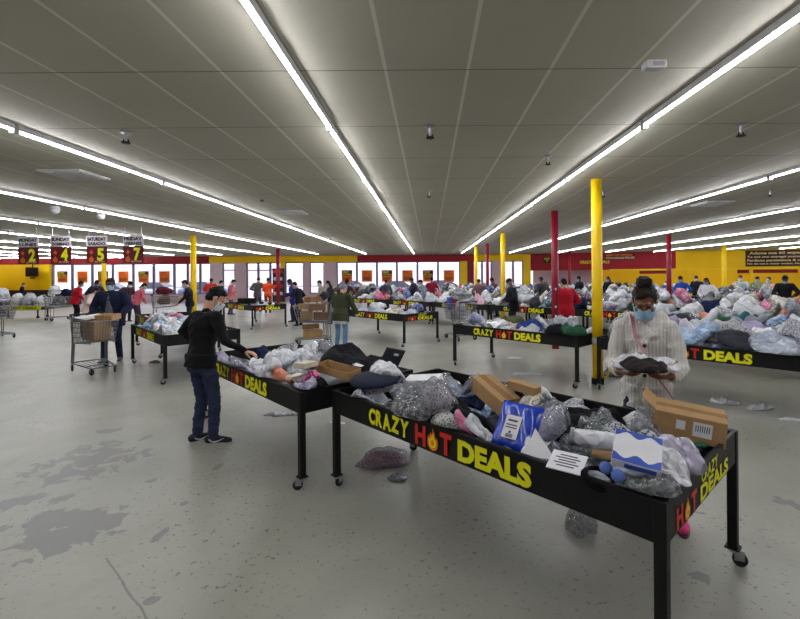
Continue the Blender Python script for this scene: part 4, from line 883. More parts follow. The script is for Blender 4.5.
hs(K, 612, 322, .95, .2, .15, .3, .12, 'bag', 'pink', 'pale pink bag right of the yellow column'); hs(K, 620, 316, .97, .17, .12, .3, .12, 'bag', 'navy', 'navy bag behind the pale pink bag')
hs(K, 693, 322, .98, .38, .13, -.15, .14, 'print', 'red', 'long red and pink patterned bundle behind the woman', name='patterned_bundle'); hs(K, 728, 334, .96, .27, .22, .3, .22, 'print', 'dark grey', 'big grey patterned bag heaped on the table behind the woman')
hs(K, 698, 338, .9, .26, .16, .3, .1, 'bag', 'light blue', 'light blue bag in front of the red patterned bundle'); hs(K, 738, 348, .87, .3, .12, .1, .08, 'fabric', 'dark grey', 'dark folded cloth by the front panel behind the woman', wr=.03)
hs(K, 773, 346, .91, .27, .19, -.2, .12, 'bag', 'white', 'large smooth pale blue-white bag at the front of the heaped table', wr=.004, wob=.05).color = (*srgb(176, 186, 206), 1)
hs(K, 796, 340, .94, .2, .18, .2, .16, 'bag', 'pale grey', 'pale grey bag at the edge of the heaped table'); hs(K, 690, 330, .93, .16, .1, .3, .06, 'fabric', 'magenta', 'small magenta cloth below the red bundle'); hs(K, 752, 326, .98, .2, .15, .3, .13, 'fabric', 'dark grey', 'charcoal garment right of the big patterned bag', wr=.03)
hs(K, 789, 325, .98, .18, .14, .3, .13, 'bag', 'cream', 'cream bag with yellow print at the back of the heaped table'); hs(K, 708, 314, 1.0, .25, .16, .4, .15, 'fabric', 'dark grey', 'slate grey garment at the back of the heaped table', wr=.03)
fill('T5', 12, (6, 3), None, (.10, .18), (.05, .1), 10); fill('T6', 14, (7, 3), None, (.12, .2), (.07, .12), 10)
fill('T7', 16, (6, 3), ['white', 'dark grey', 'beige', 'black', 'pale grey'], (.16, .22), (.06, .1), 7)
carton('T7', -.6, 0, .55, .4, .2, .2, 'black flat case on the table near the entrance doors', name='black_case', mt='black_matte', parts=(), cat='case')
nb = 0
for i in range(nC):
    fill('C%d' % i, 20 if i < 5 else 12, (7, 3), None, (.17, .28), (.10, .18), 9)
    if i in (0, 1, 2, 3, 4, 5): fill('C%d' % i, 11, (6, 2), None, (.17, .30), (.16, .27), 9)
for i in range(nG): fill('G%d' % i, 22, (7, 3), None, (.17, .28), (.12, .2), 9); fill('G%d' % i, 10, (6, 2), None, (.16, .28), (.12, .2), 9)
fill('D0', 9, (6, 2), None, (.24, .34), (.18, .32), 8); fill('D1', 9, (6, 2), None, (.24, .34), (.18, .32), 8); fill('D2', 8, (6, 2), None, (.24, .34), (.18, .32), 8)
# farther heaps, beyond counting
def far_heap(keys, name, label):
    mb = MB(); cols_ = []
    protos = []
    for s in range(3):
        hp = Heap(); got = []
        for i in range(34):
            a = rng.uniform(.18, .32); cand = [(rng.uniform(-TL / 2 + .3, TL / 2 - .3), rng.uniform(-.3, .3)) for _ in range(7)]; hs_ = [(float(hp.H[w_[0]:w_[1], w_[2]:w_[3]].mean()), c_) for c_ in cand for w_ in [hp.win(c_[0], c_[1], a)]]; x, y = min(hs_)[1]; got.append(hp.drape(x, y, a, a * .75, rng.uniform(0, 3), rng.uniform(.10, .19), rng.randint(0, 10 ** 6), 6))
        protos.append(got)
    for k_ in keys:
        ctr, rz = TABLES[k_]; X = Matrix.Translation(ctr) @ Matrix.Rotation(rz + (PI if rng.random() < .5 else 0), 4, 'Z')
        for vs, fs in rng.choice(protos):
            c_ = colour(rng.choice(PAL + ['red', 'pink', 'beige', 'cream'])); mb.add(vs, fs, 0, X); cols_ += [c_] * len(fs)
    o = mb.build(name, M['bag_far'], None, True); me = o.data; ca = me.color_attributes.new('Col', 'FLOAT_COLOR', 'CORNER'); arr = []
    for p, c_ in zip(me.polygons, cols_): arr += list(c_) * p.loop_total
    ca.data.foreach_set('color', arr); tag(o, label, 'bagged clothing', None, 'stuff')
far_heap(['D%d' % i for i in range(3, nD)] + ['H%d' % i for i in range(nH)] + ['I%d' % i for i in range(nI)] + ['E%d' % i for i in range(nE)] + ['F%d' % i for i in range(nF)], 'bagged_clothing_heap', 'heaps of bagged clothes on the far tables by the walls')

# ---------------------------------------------------------------- litter on the floor
def litter(name, label, cat, u, v, a, b, rot, th, kind, col, wrap=False, n=14, wr=.012, seed=3):
    p = at(u, v, 0); hp = Heap(0.0); hp.H[:] = 0.0; vs, fs = hp.drape(0, 0, a, b, rot, th, seed, n, wr=wr, wob=.25); g = objof('garment' if wrap else name, MB().add(vs, fs).mesh(name, M[KIND[kind][3]] if kind in KIND else M[kind], True)); 
    if kind in KIND: g.color = colour(col)
    o = g
    if wrap:
        hp.H[:] = 0; vs, fs = hp.drape(0, 0, a * 1.15, b * 1.15, rot, th * 1.2 + .01, seed, n + 4, wr=.022, wob=.25); o = thing(name, label, cat); g.parent = o; w = objof('clear_bag', MB().add(vs, fs).mesh('clear_bag', M['clear'], True)); w.parent = o
    o.location = (p.x, p.y, 0); return tag(o, label, cat)
litter('bagged_garment', 'clear bag with a pink plaid garment on the floor under the nearest table', 'bagged clothing', 385, 463, .21, .12, .25, .08, 'print', 'pink', True, seed=5); litter('mailing_bag', 'flat grey packet on the floor beside the pink plaid bag', 'package', 398, 478, .09, .07, .3, .02, 'bag', 'grey', seed=8)
litter('plastic_wrap', 'crumpled clear plastic on the floor under the nearest table', 'plastic', 581, 528, .11, .10, .6, .14, 'clear', 'white', False, 18, .03)
litter('mailing_bag', 'silver-white flat mailing bag on the floor behind the second table', 'package', 283, 414, .22, .09, .15, .02, 'bag', 'white', seed=9); litter('paper_scrap', 'white paper scrap on the floor behind the silver mailing bag', 'paper', 337, 423, .1, .05, -.3, .01, 'paper', 'white')
litter('crumpled_wrapper', 'crumpled silver wrapper on the floor, beside the shadow right of the woman', 'plastic', 723, 403, .17, .08, -.5, .05, 'bag', 'white', False, 18, .03, 4); litter('crumpled_wrapper', 'crumpled silver wrapper farther right on the floor behind the nearest table', 'plastic', 760, 409, .17, .06, .05, .035, 'bag', 'white', False, 18, .03, 6); litter('paper_scrap', 'white paper sheet on the floor at the right edge', 'paper', 792, 420, .14, .06, -.1, .012, 'paper', 'white')
litter('paper_scrap', 'white paper on the floor between table legs, farther of two', 'paper', 514, 358, .15, .1, 0, .008, 'paper', 'white'); litter('paper_scrap', 'pale grey paper on the floor in front of the middle table', 'paper', 527, 374, .26, .1, -.15, .008, 'paper', 'white', seed=4)
litter('mailing_bag', 'small green packet on the floor under the table behind the man in black', 'package', 155, 363, .1, .06, 0, .05, 'bag', 'green'); litter('bagged_garment', 'grey bag on the floor beneath the yellow column handle', 'bagged clothing', 614, 376, .2, .12, 0, .1, 'bag', 'grey')
# ================================================================ shopping carts
def cart_mesh():
    Lb, Wb = .86, .52; parts = {}
    # basket: wire walls, wider and higher at the handle end (-x)
    def corner(sx, sy, k):      # k 0 bottom .. 1 top
        x = (-.40 if sx < 0 else .36) + (-.06 if sx < 0 else .10) * k; y = sy * ((.235 if sx < 0 else .17) + .03 * k); z = (.50 if sx < 0 else .56) + (.46 if sx < 0 else .36) * k; return Vector((x, y, z))
    b = MB()
    def bar(p, q, r=.004): b.cyl(p, q, r, r, 5)
    sides = [((-1, -1), (1, -1)), ((1, -1), (1, 1)), ((1, 1), (-1, 1)), ((-1, 1), (-1, -1))]
    for A, B in sides:
        for k in range(6): kk = k / 5; bar(corner(*A, kk), corner(*B, kk), .010 if k == 5 else .005)
        n = 15 if A[1] == B[1] else 9
        for i in range(n + 1): t = i / n; bar(corner(*A, 0).lerp(corner(*B, 0), t), corner(*A, 1).lerp(corner(*B, 1), t), .0045)
    for i in range(12): t = i / 11; bar(corner(-1, -1, 0).lerp(corner(1, -1, 0), t), corner(-1, 1, 0).lerp(corner(1, 1, 0), t))
    for i in range(7): t = i / 6; bar(corner(-1, -1, 0).lerp(corner(-1, 1, 0), t), corner(1, -1, 0).lerp(corner(1, 1, 0), t))
    parts['basket'] = b.mesh('basket', M['chrome_grey'])
    f = MB()
    for sy in (-1, 1):
        f.tube([(-.40, sy * .245, .98), (-.38, sy * .245, .50), (-.40, sy * .255, .14), (.38, sy * .18, .12)], .013, 8); f.tube([(-.28, sy * .245, .50), (-.30, sy * .255, .14)], .012, 8); f.tube([(-.40, sy * .245, .5), (.35, sy * .18, .54)], .011, 8)
    f.tube([(.38, -.18, .12), (.38, .18, .12)], .012); f.tube([(.1, -.2, .125), (.1, .2, .125)], .009); f.tube([(-.40, -.255, .15), (-.40, .255, .15)], .011)
    for i in range(6): f.tube([(-.38, -.2 + .08 * i, .145), (.36, -.15 + .06 * i, .125)], .004, 5)
    parts['frame'] = f.mesh('frame', M['chrome_grey'], True)
    parts['handle'] = MB().tube([(-.40, -.25, .98), (-.47, -.25, 1.0), (-.47, .25, 1.0), (-.40, .25, .98)], .016, 10).mesh('handle', M['black'], True)
    w = MB(); X = Matrix.Rotation(R(90), 4, 'X'); w.lathe([(.014, -.016), (.05, -.015), (.06, -.008), (.06, .008), (.05, .015), (.014, .016)], 18, 0, Matrix.Translation((0, 0, .06)) @ X); w.box((0, -.024, .085), (.03, .005, .08), 1).box((0, .024, .085), (.03, .005, .08), 1).box((0, 0, .125), (.05, .055, .01), 1)
    parts['wheel'] = w.mesh('wheel', [M['rubber'], M['steel']]); return parts
CP = cart_mesh()
def cart(u, v, rz, lab, s=1.0, pos=None):
    p = at(u, v, 0) if pos is None else Vector(pos); t = thing('shopping_cart', lab, 'shopping cart', (p.x, p.y, 0), R(rz), 'shopping carts'); t.scale = (s,) * 3
    for k in ('basket', 'frame', 'handle'): objof(k, CP[k], t)
    for sx, sy in ((-.36, .255), (-.36, -.255), (.35, .17), (.35, -.17)): objof('wheel', CP['wheel'], t, (sx, sy, 0), rng.uniform(-.5, .5))
    return t
def in_cart(t, x, y, z, d, yaw, lab, tilt=0.0, m='cardboard', name='cardboard_box', tape=True, open_=False):
    s = t.scale[0]; q = t.matrix_basis @ Vector((x, y, z)); o = thing(name, lab, 'box', q); o.rotation_euler = (tilt, 0, t.rotation_euler.z + yaw); lx, ly, lz = d
    MB().box((0, 0, lz / 2), d, 0, None, .006).build('carton', M[m], o)
    if tape: MB().box((0, 0, lz + .001), (lx * .99, .05, .002)).box((0, -ly / 2 - .001, lz * .85), (.05, .002, lz * .3)).build('tape', M['cardboard_dark'], o)
    return o
def cart_bag(t, x, y, z, r, col, lab, kind='bag', cat='bagged clothing'):
    hp = Heap(0.0); hp.H[:] = 0; vs, fs = hp.drape(0, 0, r[0], r[1], 0, r[2], rng.randint(0, 9999), 10, wob=.2, wr=.02, edge=0); bt = [(a, b, -min(.10, c * .5)) for a, b, c in vs]
    mb = MB().add(vs, fs).add([(a, b, c) for a, b, c in bt], [f[::-1] for f in fs]); o = objof(KIND[kind][0], mb.mesh('bag', M[KIND[kind][3]], True)); o.color = colour(col); q = t.matrix_basis @ Vector((x, y, z)); o.location = q; o.rotation_euler.z = t.rotation_euler.z; return tag(o, lab, cat)
pc = (at(87, 377) + at(72, 371) * 1.0 + at(118, 371.5) + (at(72, 371) + at(118, 371.5) - at(87, 377))) / 4
c1 = cart(0, 0, 0, 'grey wire shopping cart loaded with cardboard boxes in front of the navy-coated man', 1.06, (pc.x + .03, pc.y, 0)); dv = at(87, 377) - at(72, 371); c1.rotation_euler.z = math.atan2(dv.y, dv.x); bpy.context.view_layer.update()
in_cart(c1, .10, -.02, .575, (.40, .28, .34), .2, 'large tan cardboard box standing in the cart of the navy-coated man'); in_cart(c1, .18, .13, .92, (.36, .22, .10), .5, 'shallow cardboard box on top of the cart before the navy-coated man', .1); in_cart(c1, -.25, 0, .60, (.2, .3, .30), 0, 'dark carton at the handle end of the cart with cardboard boxes', 0, 'counter', 'dark_carton', False)
o = in_cart(c1, -.25, -.02, .93, (.34, .42, .05), .1, 'white flat box lying across the handle end of the cart', .12, 'paper', 'white_box', False); MB().box((0, -.21, .025), (.25, .004, .03)).build('blue_print', M['blue_ink'], o)
c2 = cart(313, 343, 200, 'shopping cart piled with brown cardboard boxes beside the olive-jacketed man', 1.08); bpy.context.view_layer.update()
k = 0
for x, y, z, d, a in ((-.2, -.08, .56, (.34, .26, .2), .1), (.15, .05, .58, (.3, .28, .22), -.2), (-.1, .08, .80, (.36, .28, .18), .3), (.2, -.05, .82, (.30, .24, .16), -.1), (.0, 0, 1.0, (.34, .28, .14), .5), (.0, .0, .14, (.46, .3, .2), .1), (.05, .02, .35, (.36, .26, .13), .4)):
    lab = ['lower cardboard box at the handle end of the box-piled cart', 'lower cardboard box at the front of the box-piled cart', 'upper cardboard box at the handle end of the box-piled cart', 'upper cardboard box at the front of the box-piled cart', 'topmost cardboard box of the box-piled cart', 'large cardboard box on the lower rack of the box-piled cart', 'smaller cardboard box above it on the lower rack of the cart'][k]; in_cart(c2, x, y, z, d, a, lab, rng.uniform(-.08, .08), 'cardboard' if k % 2 else 'cardboard_dark'); k += 1
cart_bag(c2, -.3, -.10, 1.14, (.14, .12, .12), 'dark grey', 'dark grey garment hanging on the box-piled cart', 'fabric', 'clothing')
c3 = cart(-1, 338, -20, 'shopping cart cut by the left edge, full of bags', 1.05); bpy.context.view_layer.update(); cart_bag(c3, .0, 0, 1.12, (.30, .24, .28), 'pale grey', 'big pale bag topping the cart at the left edge'); cart_bag(c3, -.02, 0, .70, (.24, .13, .28), 'dark grey', 'dark bag in the cart at the left edge')
c6 = cart(165, 320, 30, 'shopping cart of dark clothes between the left tables and the yellow column', 1.05); bpy.context.view_layer.update(); cart_bag(c6, -.02, 0, .72, (.24, .13, .3), 'brown', 'brown bundle in the cart left of the yellow column', 'fabric', 'clothing'); cart_bag(c6, .0, 0, 1.12, (.3, .22, .2), 'maroon', 'maroon bundle topping the cart left of the yellow column', 'fabric', 'clothing')
c4 = cart(60, 320, 60, 'shopping cart full of dark bags left of the person in red', 1.05); bpy.context.view_layer.update(); cart_bag(c4, -.02, 0, .70, (.24, .13, .30), 'dark grey', 'dark grey bag in the cart left of the person in red'); cart_bag(c4, -.18, 0, 1.14, (.22, .2, .26), 'white', 'white bag on top of the cart left of the person in red'); cart_bag(c4, .24, .0, 1.08, (.17, .18, .18), 'navy', 'navy bundle on the cart left of the person in red', 'fabric', 'clothing')
c5 = cart(459, 339, 120, 'grey shopping cart of clear bags left of the table of blue bags', 1.05); bpy.context.view_layer.update(); cart_bag(c5, -.08, 0, .72, (.22, .13, .30), 'pale grey', 'heap of clear bags in the cart left of the table of blue bags'); cart_bag(c5, -.1, 0, 1.14, (.26, .22, .20), 'grey', 'grey bag topping the cart left of the table of blue bags')
in_cart(c5, .27, .12, .75, (.12, .1, .36), 0, 'tall blue carton in the cart of clear bags', 0, 'blue_ink', 'blue_carton', False); in_cart(c5, .27, -.08, .8, (.2, .12, .34), .2, 'red carton in the cart of clear bags', 0, 'red_wall', 'red_carton', False)
# ---------------------------------------------------------------- yellow-front trolley table, counter, television, display rack
p = at(23, 318, 0); t = thing('flat_trolley', 'low display trolley with a yellow slogan front full of pale bags', 'trolley', (p.x, p.y, 0), R(8)); w = 2.0
MB().box((0, 0, .42), (w, .8, .1)).build('deck', M['black'], t); fr = MB().box((0, -.42, .47), (w, .03, .17)).build('front_panel', M['letter_yellow'], t); X = XF.copy(); X.translation = Vector((0, -.44, 0)); mb = MB(); put_text(mb, 'CRAZY HOT DEALS', -w * .42, .42, .11, X, 0, .03, w * .84); mb.build('lettering', M['letter_dark'], fr)
for sx in (-.8, .8):
    for sy in (-.3, .3): MB().cyl((sx, sy, .37), (sx, sy, .12), .03, .03, 8).lathe([(.015, -.02), (.06, -.018), (.06, .018), (.015, .02)], 14, 0, Matrix.Translation((sx, sy, .06)) @ Matrix.Rotation(R(90), 4, 'X')).build('caster', M['rubber'], t)
t.location.z = 0; bpy.context.view_layer.update()
for i, (x, col, h) in enumerate(((-.74, 'grey', .45), (-.24, 'white', .5), (.26, 'pale grey', .5), (.74, 'white', .4))): cart_bag(t, x, 0, .60, (.22, .32, h), col, '%s pale bag from the left on the yellow-front trolley' % ordn(i))
p = at(28, 305, 0); t = thing('checkout_counter', 'long dark counter in front of the yellow end wall', 'counter', (p.x, p.y, 0), R(3)); MB().box((0, 0, .48), (6.5, .6, .96)).build('base', M['counter'], t); MB().box((0, 0, .985), (6.7, .75, .05)).build('counter_top', M['maroon'], t); MB().box((1.8, -.36, .5), (.4, .1, .8)).build('white_post', M['ceil_white'], t)
p = atY(32, 272, BY - .6); t = thing('wall_television', 'black television hung high before the yellow wall', 'television', p); MB().box((0, 0, 0), (.86, .12, .66), 0, None, .02).build('case', M['black'], t); MB().box((0, -.065, .01), (.76, .01, .54)).build('screen', M['screen'], t); MB().cyl((0, .05, .3), (0, .05, CEIL - p.z), .03, .03, 8).build('bracket', M['black'], t); MB().box((0, .05, -.42), (.3, .1, .1)).build('speaker', M['black'], t)
p = atY(279, 283, BY - 1.5); t = thing('display_rack', 'dark display rack of red packets beside the entrance doors', 'rack', (p.x, p.y, 0)); MB().box((0, 0, 1.2), (.8, .25, 2.3)).build('back_board', M['counter'], t)
for i in range(4): MB().box((0, -.2, .5 + .5 * i), (.76, .2, .03)).build('shelf', M['counter'], t); MB().box((0, -.2, .63 + .5 * i), (.6, .12, .22), 0, None, .02).build('packet', M['letter_red'] if i % 2 else M['pink_wall'], t)

# ================================================================ people
def remesh(name, mb, voxel, it, m, fac=.5, noise_amp=0.0, freq=9.0, seed=0):
    me = mb.mesh(name, m); o = bpy.data.objects.new(name, me); COL.objects.link(o); r = o.modifiers.new('r', 'REMESH'); r.mode = 'VOXEL'; r.voxel_size = voxel
    if it: s = o.modifiers.new('s', 'SMOOTH'); s.factor = fac; s.iterations = it
    bpy.context.view_layer.update(); dg = bpy.context.evaluated_depsgraph_get(); n = bpy.data.meshes.new_from_object(o.evaluated_get(dg)); n.name = name
    bpy.data.objects.remove(o); bpy.data.meshes.remove(me); n.polygons.foreach_set('use_smooth', [True] * len(n.polygons))
    if noise_amp:
        c = np.empty(len(n.vertices) * 3, 'f'); n.vertices.foreach_get('co', c); c = c.reshape(-1, 3); nr = np.empty(len(n.vertices) * 3, 'f'); n.vertices.foreach_get('normal', nr); nr = nr.reshape(-1, 3); rs = np.random.RandomState(seed); d = np.zeros(len(c))
        for k in range(7):
            kv = rs.normal(0, 1, 3); kv[2] *= 1.5; kv *= freq * rs.uniform(.6, 1.9); d += (1 - np.abs(np.sin(c @ kv + rs.uniform(0, 6) + 1.3 * np.sin(c @ (rs.normal(0, 1, 3) * freq * .5))))) - .36
        c += nr * (d[:, None] * noise_amp / 2.2); n.vertices.foreach_set('co', c.reshape(-1)); n.update()
    return n
def ik(a, c, l1, l2, hint):
    a, c = Vector(a), Vector(c); d = c - a; ln = min(d.length, (l1 + l2) * .999); u = d.normalized(); x = (l1 * l1 - l2 * l2 + ln * ln) / (2 * ln); h = math.sqrt(max(0, l1 * l1 - x * x)); hv = Vector(hint); hv = (hv - u * hv.dot(u)).normalized(); return a + u * x + hv * h, a + u * ln
def hand_shapes(mb, w, d, n, side, s, curl=(.5, .6, .65, .7), spread=1.0, thumb=.5):
    "w wrist, d direction to the knuckles, n palm normal (palm faces n), side +-1: where the thumb is along d x n"
    d = Vector(d).normalized(); n = Vector(n); n = (n - d * n.dot(d)).normalized(); t = d.cross(n).normalized() * side; w = Vector(w)
    for k in (-1, -.35, .35, 1): mb.cap(w + d * .012 * s + t * (.014 * k * s), w + d * .082 * s + t * (.029 * k * s), .0135 * s, .0115 * s, 8)
    for i, (off, ln, c) in enumerate(zip((.030, .010, -.010, -.029), (.074, .082, .076, .060), curl)):
        p = w + d * .083 * s + t * off * s * spread; a = 0.0
        for j, (f, r0, r1) in enumerate(((.45, .0098, .0092), (.31, .0090, .0084), (.24, .0082, .0070))):
            a += c * (1.0 if j else .8); q = p + (d * math.cos(a) + n * math.sin(a)) * ln * f * s + t * off * .12 * s * spread; mb.cap(p, q, r0 * s, r1 * s, 8); p = q
    p = w + d * .022 * s + t * .026 * s; q = p + (d * .75 + t * .75 + n * .35).normalized() * .042 * s; mb.cap(p, q, .0135 * s, .0115 * s, 8); r_ = q + (d * 1.0 + t * .25 + n * thumb).normalized() * .032 * s; mb.cap(q, r_, .0108 * s, .0095 * s, 8); mb.cap(r_, r_ + (d * 1.0 + n * thumb * 1.6).normalized() * .024 * s, .0095 * s, .0078 * s, 8)
def person(lab, x, y, face, H=1.68, shirt=(30, 30, 34), pants=(34, 44, 78), skin='skin_tan', hair='short', haircol='hair', lean=.05, head=(.35, 0.0), hands=((.16, .33, 1.05), (-.16, .33, 1.05)), feet=((.10, .02, 0), (-.10, -.02, 0)), vox=.017, mask='mask_blue', jacket=.0, sleeve=1.0, build=1.0, shoe='shoe_black', shirt_m=None, pants_m=None, palms=None, curls=None, extra=None, elbow=((.7, -.6, -.35), (-.7, -.6, -.35)), zoff=0.0):
    s = H / 1.70; t = thing('person', lab, 'person', (x, y, zoff), face - PI / 2); hi = vox < .01; B = build
    V = Vector; up = V((0, math.sin(lean), math.cos(lean))); fw = V((0, math.cos(lean), -math.sin(lean))); pel = V((0, -.03, .93)); chest = pel + up * .33; nb = pel + up * .50 + fw * .005; hd = V((0, math.sin(lean + head[0] * .55), math.cos(lean + head[0] * .55)))
    hp = head[0] + lean; Rh = Matrix.Rotation(head[1], 3, 'Z') @ Matrix.Rotation(-hp, 3, 'X'); hc_ = nb + hd * .115 + Rh @ V((0, .022, .055))
    def hv(a, b, c): return hc_ + Rh @ V((a, b, c))
    sh = [nb + V((k * .182 * B, 0, 0)) - up * .055 for k in (1, -1)]; arms = []
    for k in (0, 1):
        wr = V(hands[k]); e, wr = ik(sh[k], wr, .285, .255, elbow[k]); arms.append((sh[k], e, wr))
    hips = [pel + V((k * .092 * B, .0, -.03)) for k in (1, -1)]; legs = []
    for k in (0, 1):
        fx, fy, fa = feet[k]; an = V((fx, fy - .02, .085)); kn, an = ik(hips[k], an, .415, .41, (0.05 * (1 - 2 * k), 1, 0)); legs.append((hips[k], kn, an, fa))
    # body, one continuous surface
    mb = MB(); tor = [(-.10, .15, .105), (0, .158, .11), (.12, .132, .095), (.24, .150, .108), (.36, .160, .112), (.44, .150, .09), (.485, .09, .07)]
    def torso(m_, add, hem=-.10, flare=1.0): m_.loft([(pel + up * max(z, hem), V(((a * B + add) * (flare if z <= 0 else 1), 0, 0)), fw * ((b * B + add) * (flare if z <= 0 else 1))) for z, a, b in tor if z >= hem - .05], 22)
    torso(mb, -.012)
    mb.cap(nb - up * .03, hc_ - Rh @ V((0, .03, .03)), .056, .052)
    mb.ball(hv(0, -.012, .030), (.074, .092, .088), 18, X=Rh.to_4x4()); mb.ball(hv(0, .022, -.035), (.058, .064, .078), 16, X=Rh.to_4x4()); mb.ball(hv(0, .040, -.082), (.034, .030, .026), 12, X=Rh.to_4x4())
    mb.cap(hv(0, .082, .012), hv(0, .104, -.026), .009, .0135); mb.cap(hv(-.03, .076, .03), hv(.03, .076, .03), .014, .014); mb.ball(hv(-.04, .062, -.02), .026); mb.ball(hv(.04, .062, -.02), .026); mb.cap(hv(-.018, .080, -.058), hv(.018, .080, -.058), .010, .010)
    for k in (-1, 1): mb.ball(hv(k * .075, -.008, -.002), (.012, .020, .032), 10, X=Rh.to_4x4())
    for k, (a, e, w) in enumerate(arms):
        mb.cap(a, e, .046 * B, .037, 12); mb.cap(e, w, .038, .027, 12); d = (w - e).normalized(); n = V(palms[k][1]) if palms else V((1 - 2 * k, 0, 0)) * -1; dd = V(palms[k][0]) if palms else d
        hand_shapes(mb, w, dd, n, (-1 if k == 0 else 1) , 1.0, *( (curls[k],) if curls else ()))
    for h_, k_, a_, fa in legs:
        mb.cap(h_, k_, .072 * B, .05, 12); mb.cap(k_, a_, .05, .036, 12); f = V((math.sin(-fa), math.cos(fa), 0)); mb.cap(a_ - f * .03 + V((0, 0, -.045)), a_ + f * .14 + V((0, 0, -.055)), .032, .024, 10)
    S = Matrix.Diagonal((s, s, s, 1))
    def out(name, mb_, v, it, m_, par=t, **kw):
        mb_.v = [tuple(c * s for c in p) for p in mb_.v]; o = objof(name, remesh(name, mb_, v, it, m_, **kw), par); return o
    out('body', mb, .0046 if hi else vox * .8, 3 if hi else 2, M[skin])
    # clothes
    mb = MB(); torso(mb, .016 + jacket, -.10, 1.0 + jacket)
    if 1: mb.loft([(pel + up * z, V((.166 * B + jacket + .016, 0, 0)), fw * (.122 * B + jacket + .016)) for z in ((-.2, -.1, .02) if jacket else (-.10, -.04, .04))], 22)
    mb.cap(sh[0] + V((-.03, 0, .0)), sh[1] + V((.03, 0, .0)), .062 + jacket * .6, .062 + jacket * .6); mb.cap(nb - up * .02, nb + hd * .008, .064, .057)
    for a, e, w in arms:
        mb.cap(a, e, .060 * B + jacket * .7, .050 + jacket * .8, 14); q = e.lerp(w, .93 * sleeve); mb.cap(e, q, .050 + jacket * .8, .036 + jacket * .8, 14)
    if extra and 'pre_shirt' in extra: extra['pre_shirt'](mb, locals())
    sc_ = out('jacket' if jacket else 'shirt', mb, .008 if hi else vox, 5 if hi else 2, shirt_m or CL(shirt), noise_amp=.011 if hi else 0, freq=10, seed=int(abs(x) * 100))
    mb = MB(); mb.loft([(pel + V((0, 0, z)), V(((a) * B, 0, 0)), V((0, b * B, 0))) for z, a, b in ((-.14, .150, .112), (-.06, .164, .122), (.0, .155, .112))], 20)
    for h_, k_, a_, fa in legs: mb.cap(h_ + V((0, 0, -.01)), k_, .086 * B, .066, 14); mb.cap(k_, a_ + V((0, 0, -.01)), .066, .054, 14)
    out('trousers', mb, .009 if hi else vox, 5 if hi else 2, pants_m or CL(pants), noise_amp=.010 if hi else 0, freq=11, seed=3)
    for h_, k_, a_, fa in legs:
        f = V((math.sin(-fa), math.cos(fa), 0)); r_ = V((f.y, -f.x, 0)); mb = MB(); b0 = V((a_.x, a_.y, .03)); mb.cap(b0 - f * .045 + V((0, 0, .018)), b0 + f * .02 + V((0, 0, .03)), .046, .048); mb.cap(b0 + f * .02 + V((0, 0, .02)), b0 + f * .155, .044, .034); mb.cap(b0 + f * .10 - r_ * .012, b0 + f * .165, .036, .03); mb.cap(a_ + V((0, 0, -.03)), a_, .045, .045)
        mb.v = [(p[0], p[1], max(p[2], .012)) for p in mb.v]; sh_ = out('shoe', mb, .008 if hi else vox, 3, M[shoe])
        if hi:
            so = MB(); so.loft([(b0 + f * .06 + V((0, 0, -.03)), r_ * .044, f * .145), (b0 + f * .06 + V((0, 0, -.016)), r_ * .048, f * .150)], 20); so.v = [tuple(c * s for c in p) for p in so.v]; so.build('sole', M['sole_white'] if shoe == 'shoe_black' else M['shoe_grey'], sh_)
    # hair
    mb = MB()
    if hair != 'none':
        if hair in ('short', 'bun', 'long', 'pony'):
            mb.ball(hv(0, -.024, .045), (.081, .092, .086), 18, X=Rh.to_4x4()); mb.ball(hv(0, -.050, .0), (.072, .064, .075), 14, X=Rh.to_4x4())
            for k in (-1, 1): mb.cap(hv(k * .068, -.005, .04), hv(k * .073, .012, .008), .018, .008)
            if hair == 'short': mb.ball(hv(0, .012, .090), (.066, .062, .034), 12, X=Rh.to_4x4())
            if hair == 'bun': mb.ball(hv(0.0, -.045, .135), (.058, .055, .048), 14, X=Rh.to_4x4()); mb.ball(hv(0, .02, .09), (.062, .055, .03), 12, X=Rh.to_4x4())
            if hair == 'long': mb.loft([(hv(0, -.05, .04), Rh @ V((.08, 0, 0)), Rh @ V((0, .05, 0))), (nb + V((0, -.075, .03)), V((.085, 0, 0)), V((0, .045, 0))), (nb + V((0, -.10, -.14)), V((.09, 0, 0)), V((0, .035, 0)))], 16)
            if hair == 'pony': mb.ball(hv(0, -.115, .06), (.035, .04, .035), 10); mb.cap(hv(0, -.12, .05), nb + V((0, -.12, 0)), .03, .016)
            out('hair', mb, .006 if hi else vox * .9, 2 if hi else 1, M[haircol], noise_amp=.008 if hi else 0, freq=42, seed=5)
        else:
            mb.ball(hv(0, -.012, .055), (.082, .098, .074), 18, X=Rh.to_4x4()); mb.loft([(hv(0, .09, .045), Rh @ V((.062, 0, 0)), Rh @ V((0, .05, 0))), (hv(0, .09, .054), Rh @ V((.06, 0, 0)), Rh @ V((0, .048, 0)))], 14); out('hat', mb, .007 if hi else vox * .9, 2, M[haircol])
    for k in (-1, 1):
        if vox < .014:
            e = MB(); e.ball(tuple(c * s for c in hv(k * .030, .079, .010)), tuple(c * s for c in (.013, .008, .006)), 12, X=Rh.to_4x4()); e.build('eye', M['eye'], t, True); b_ = MB(); b_.cap(V(hv(k * .014, .088, .036)) * s, V(hv(k * .046, .076, .036)) * s, .0035 * s, .0025 * s, 6); b_.build('eyebrow', M['hair'], t, True)
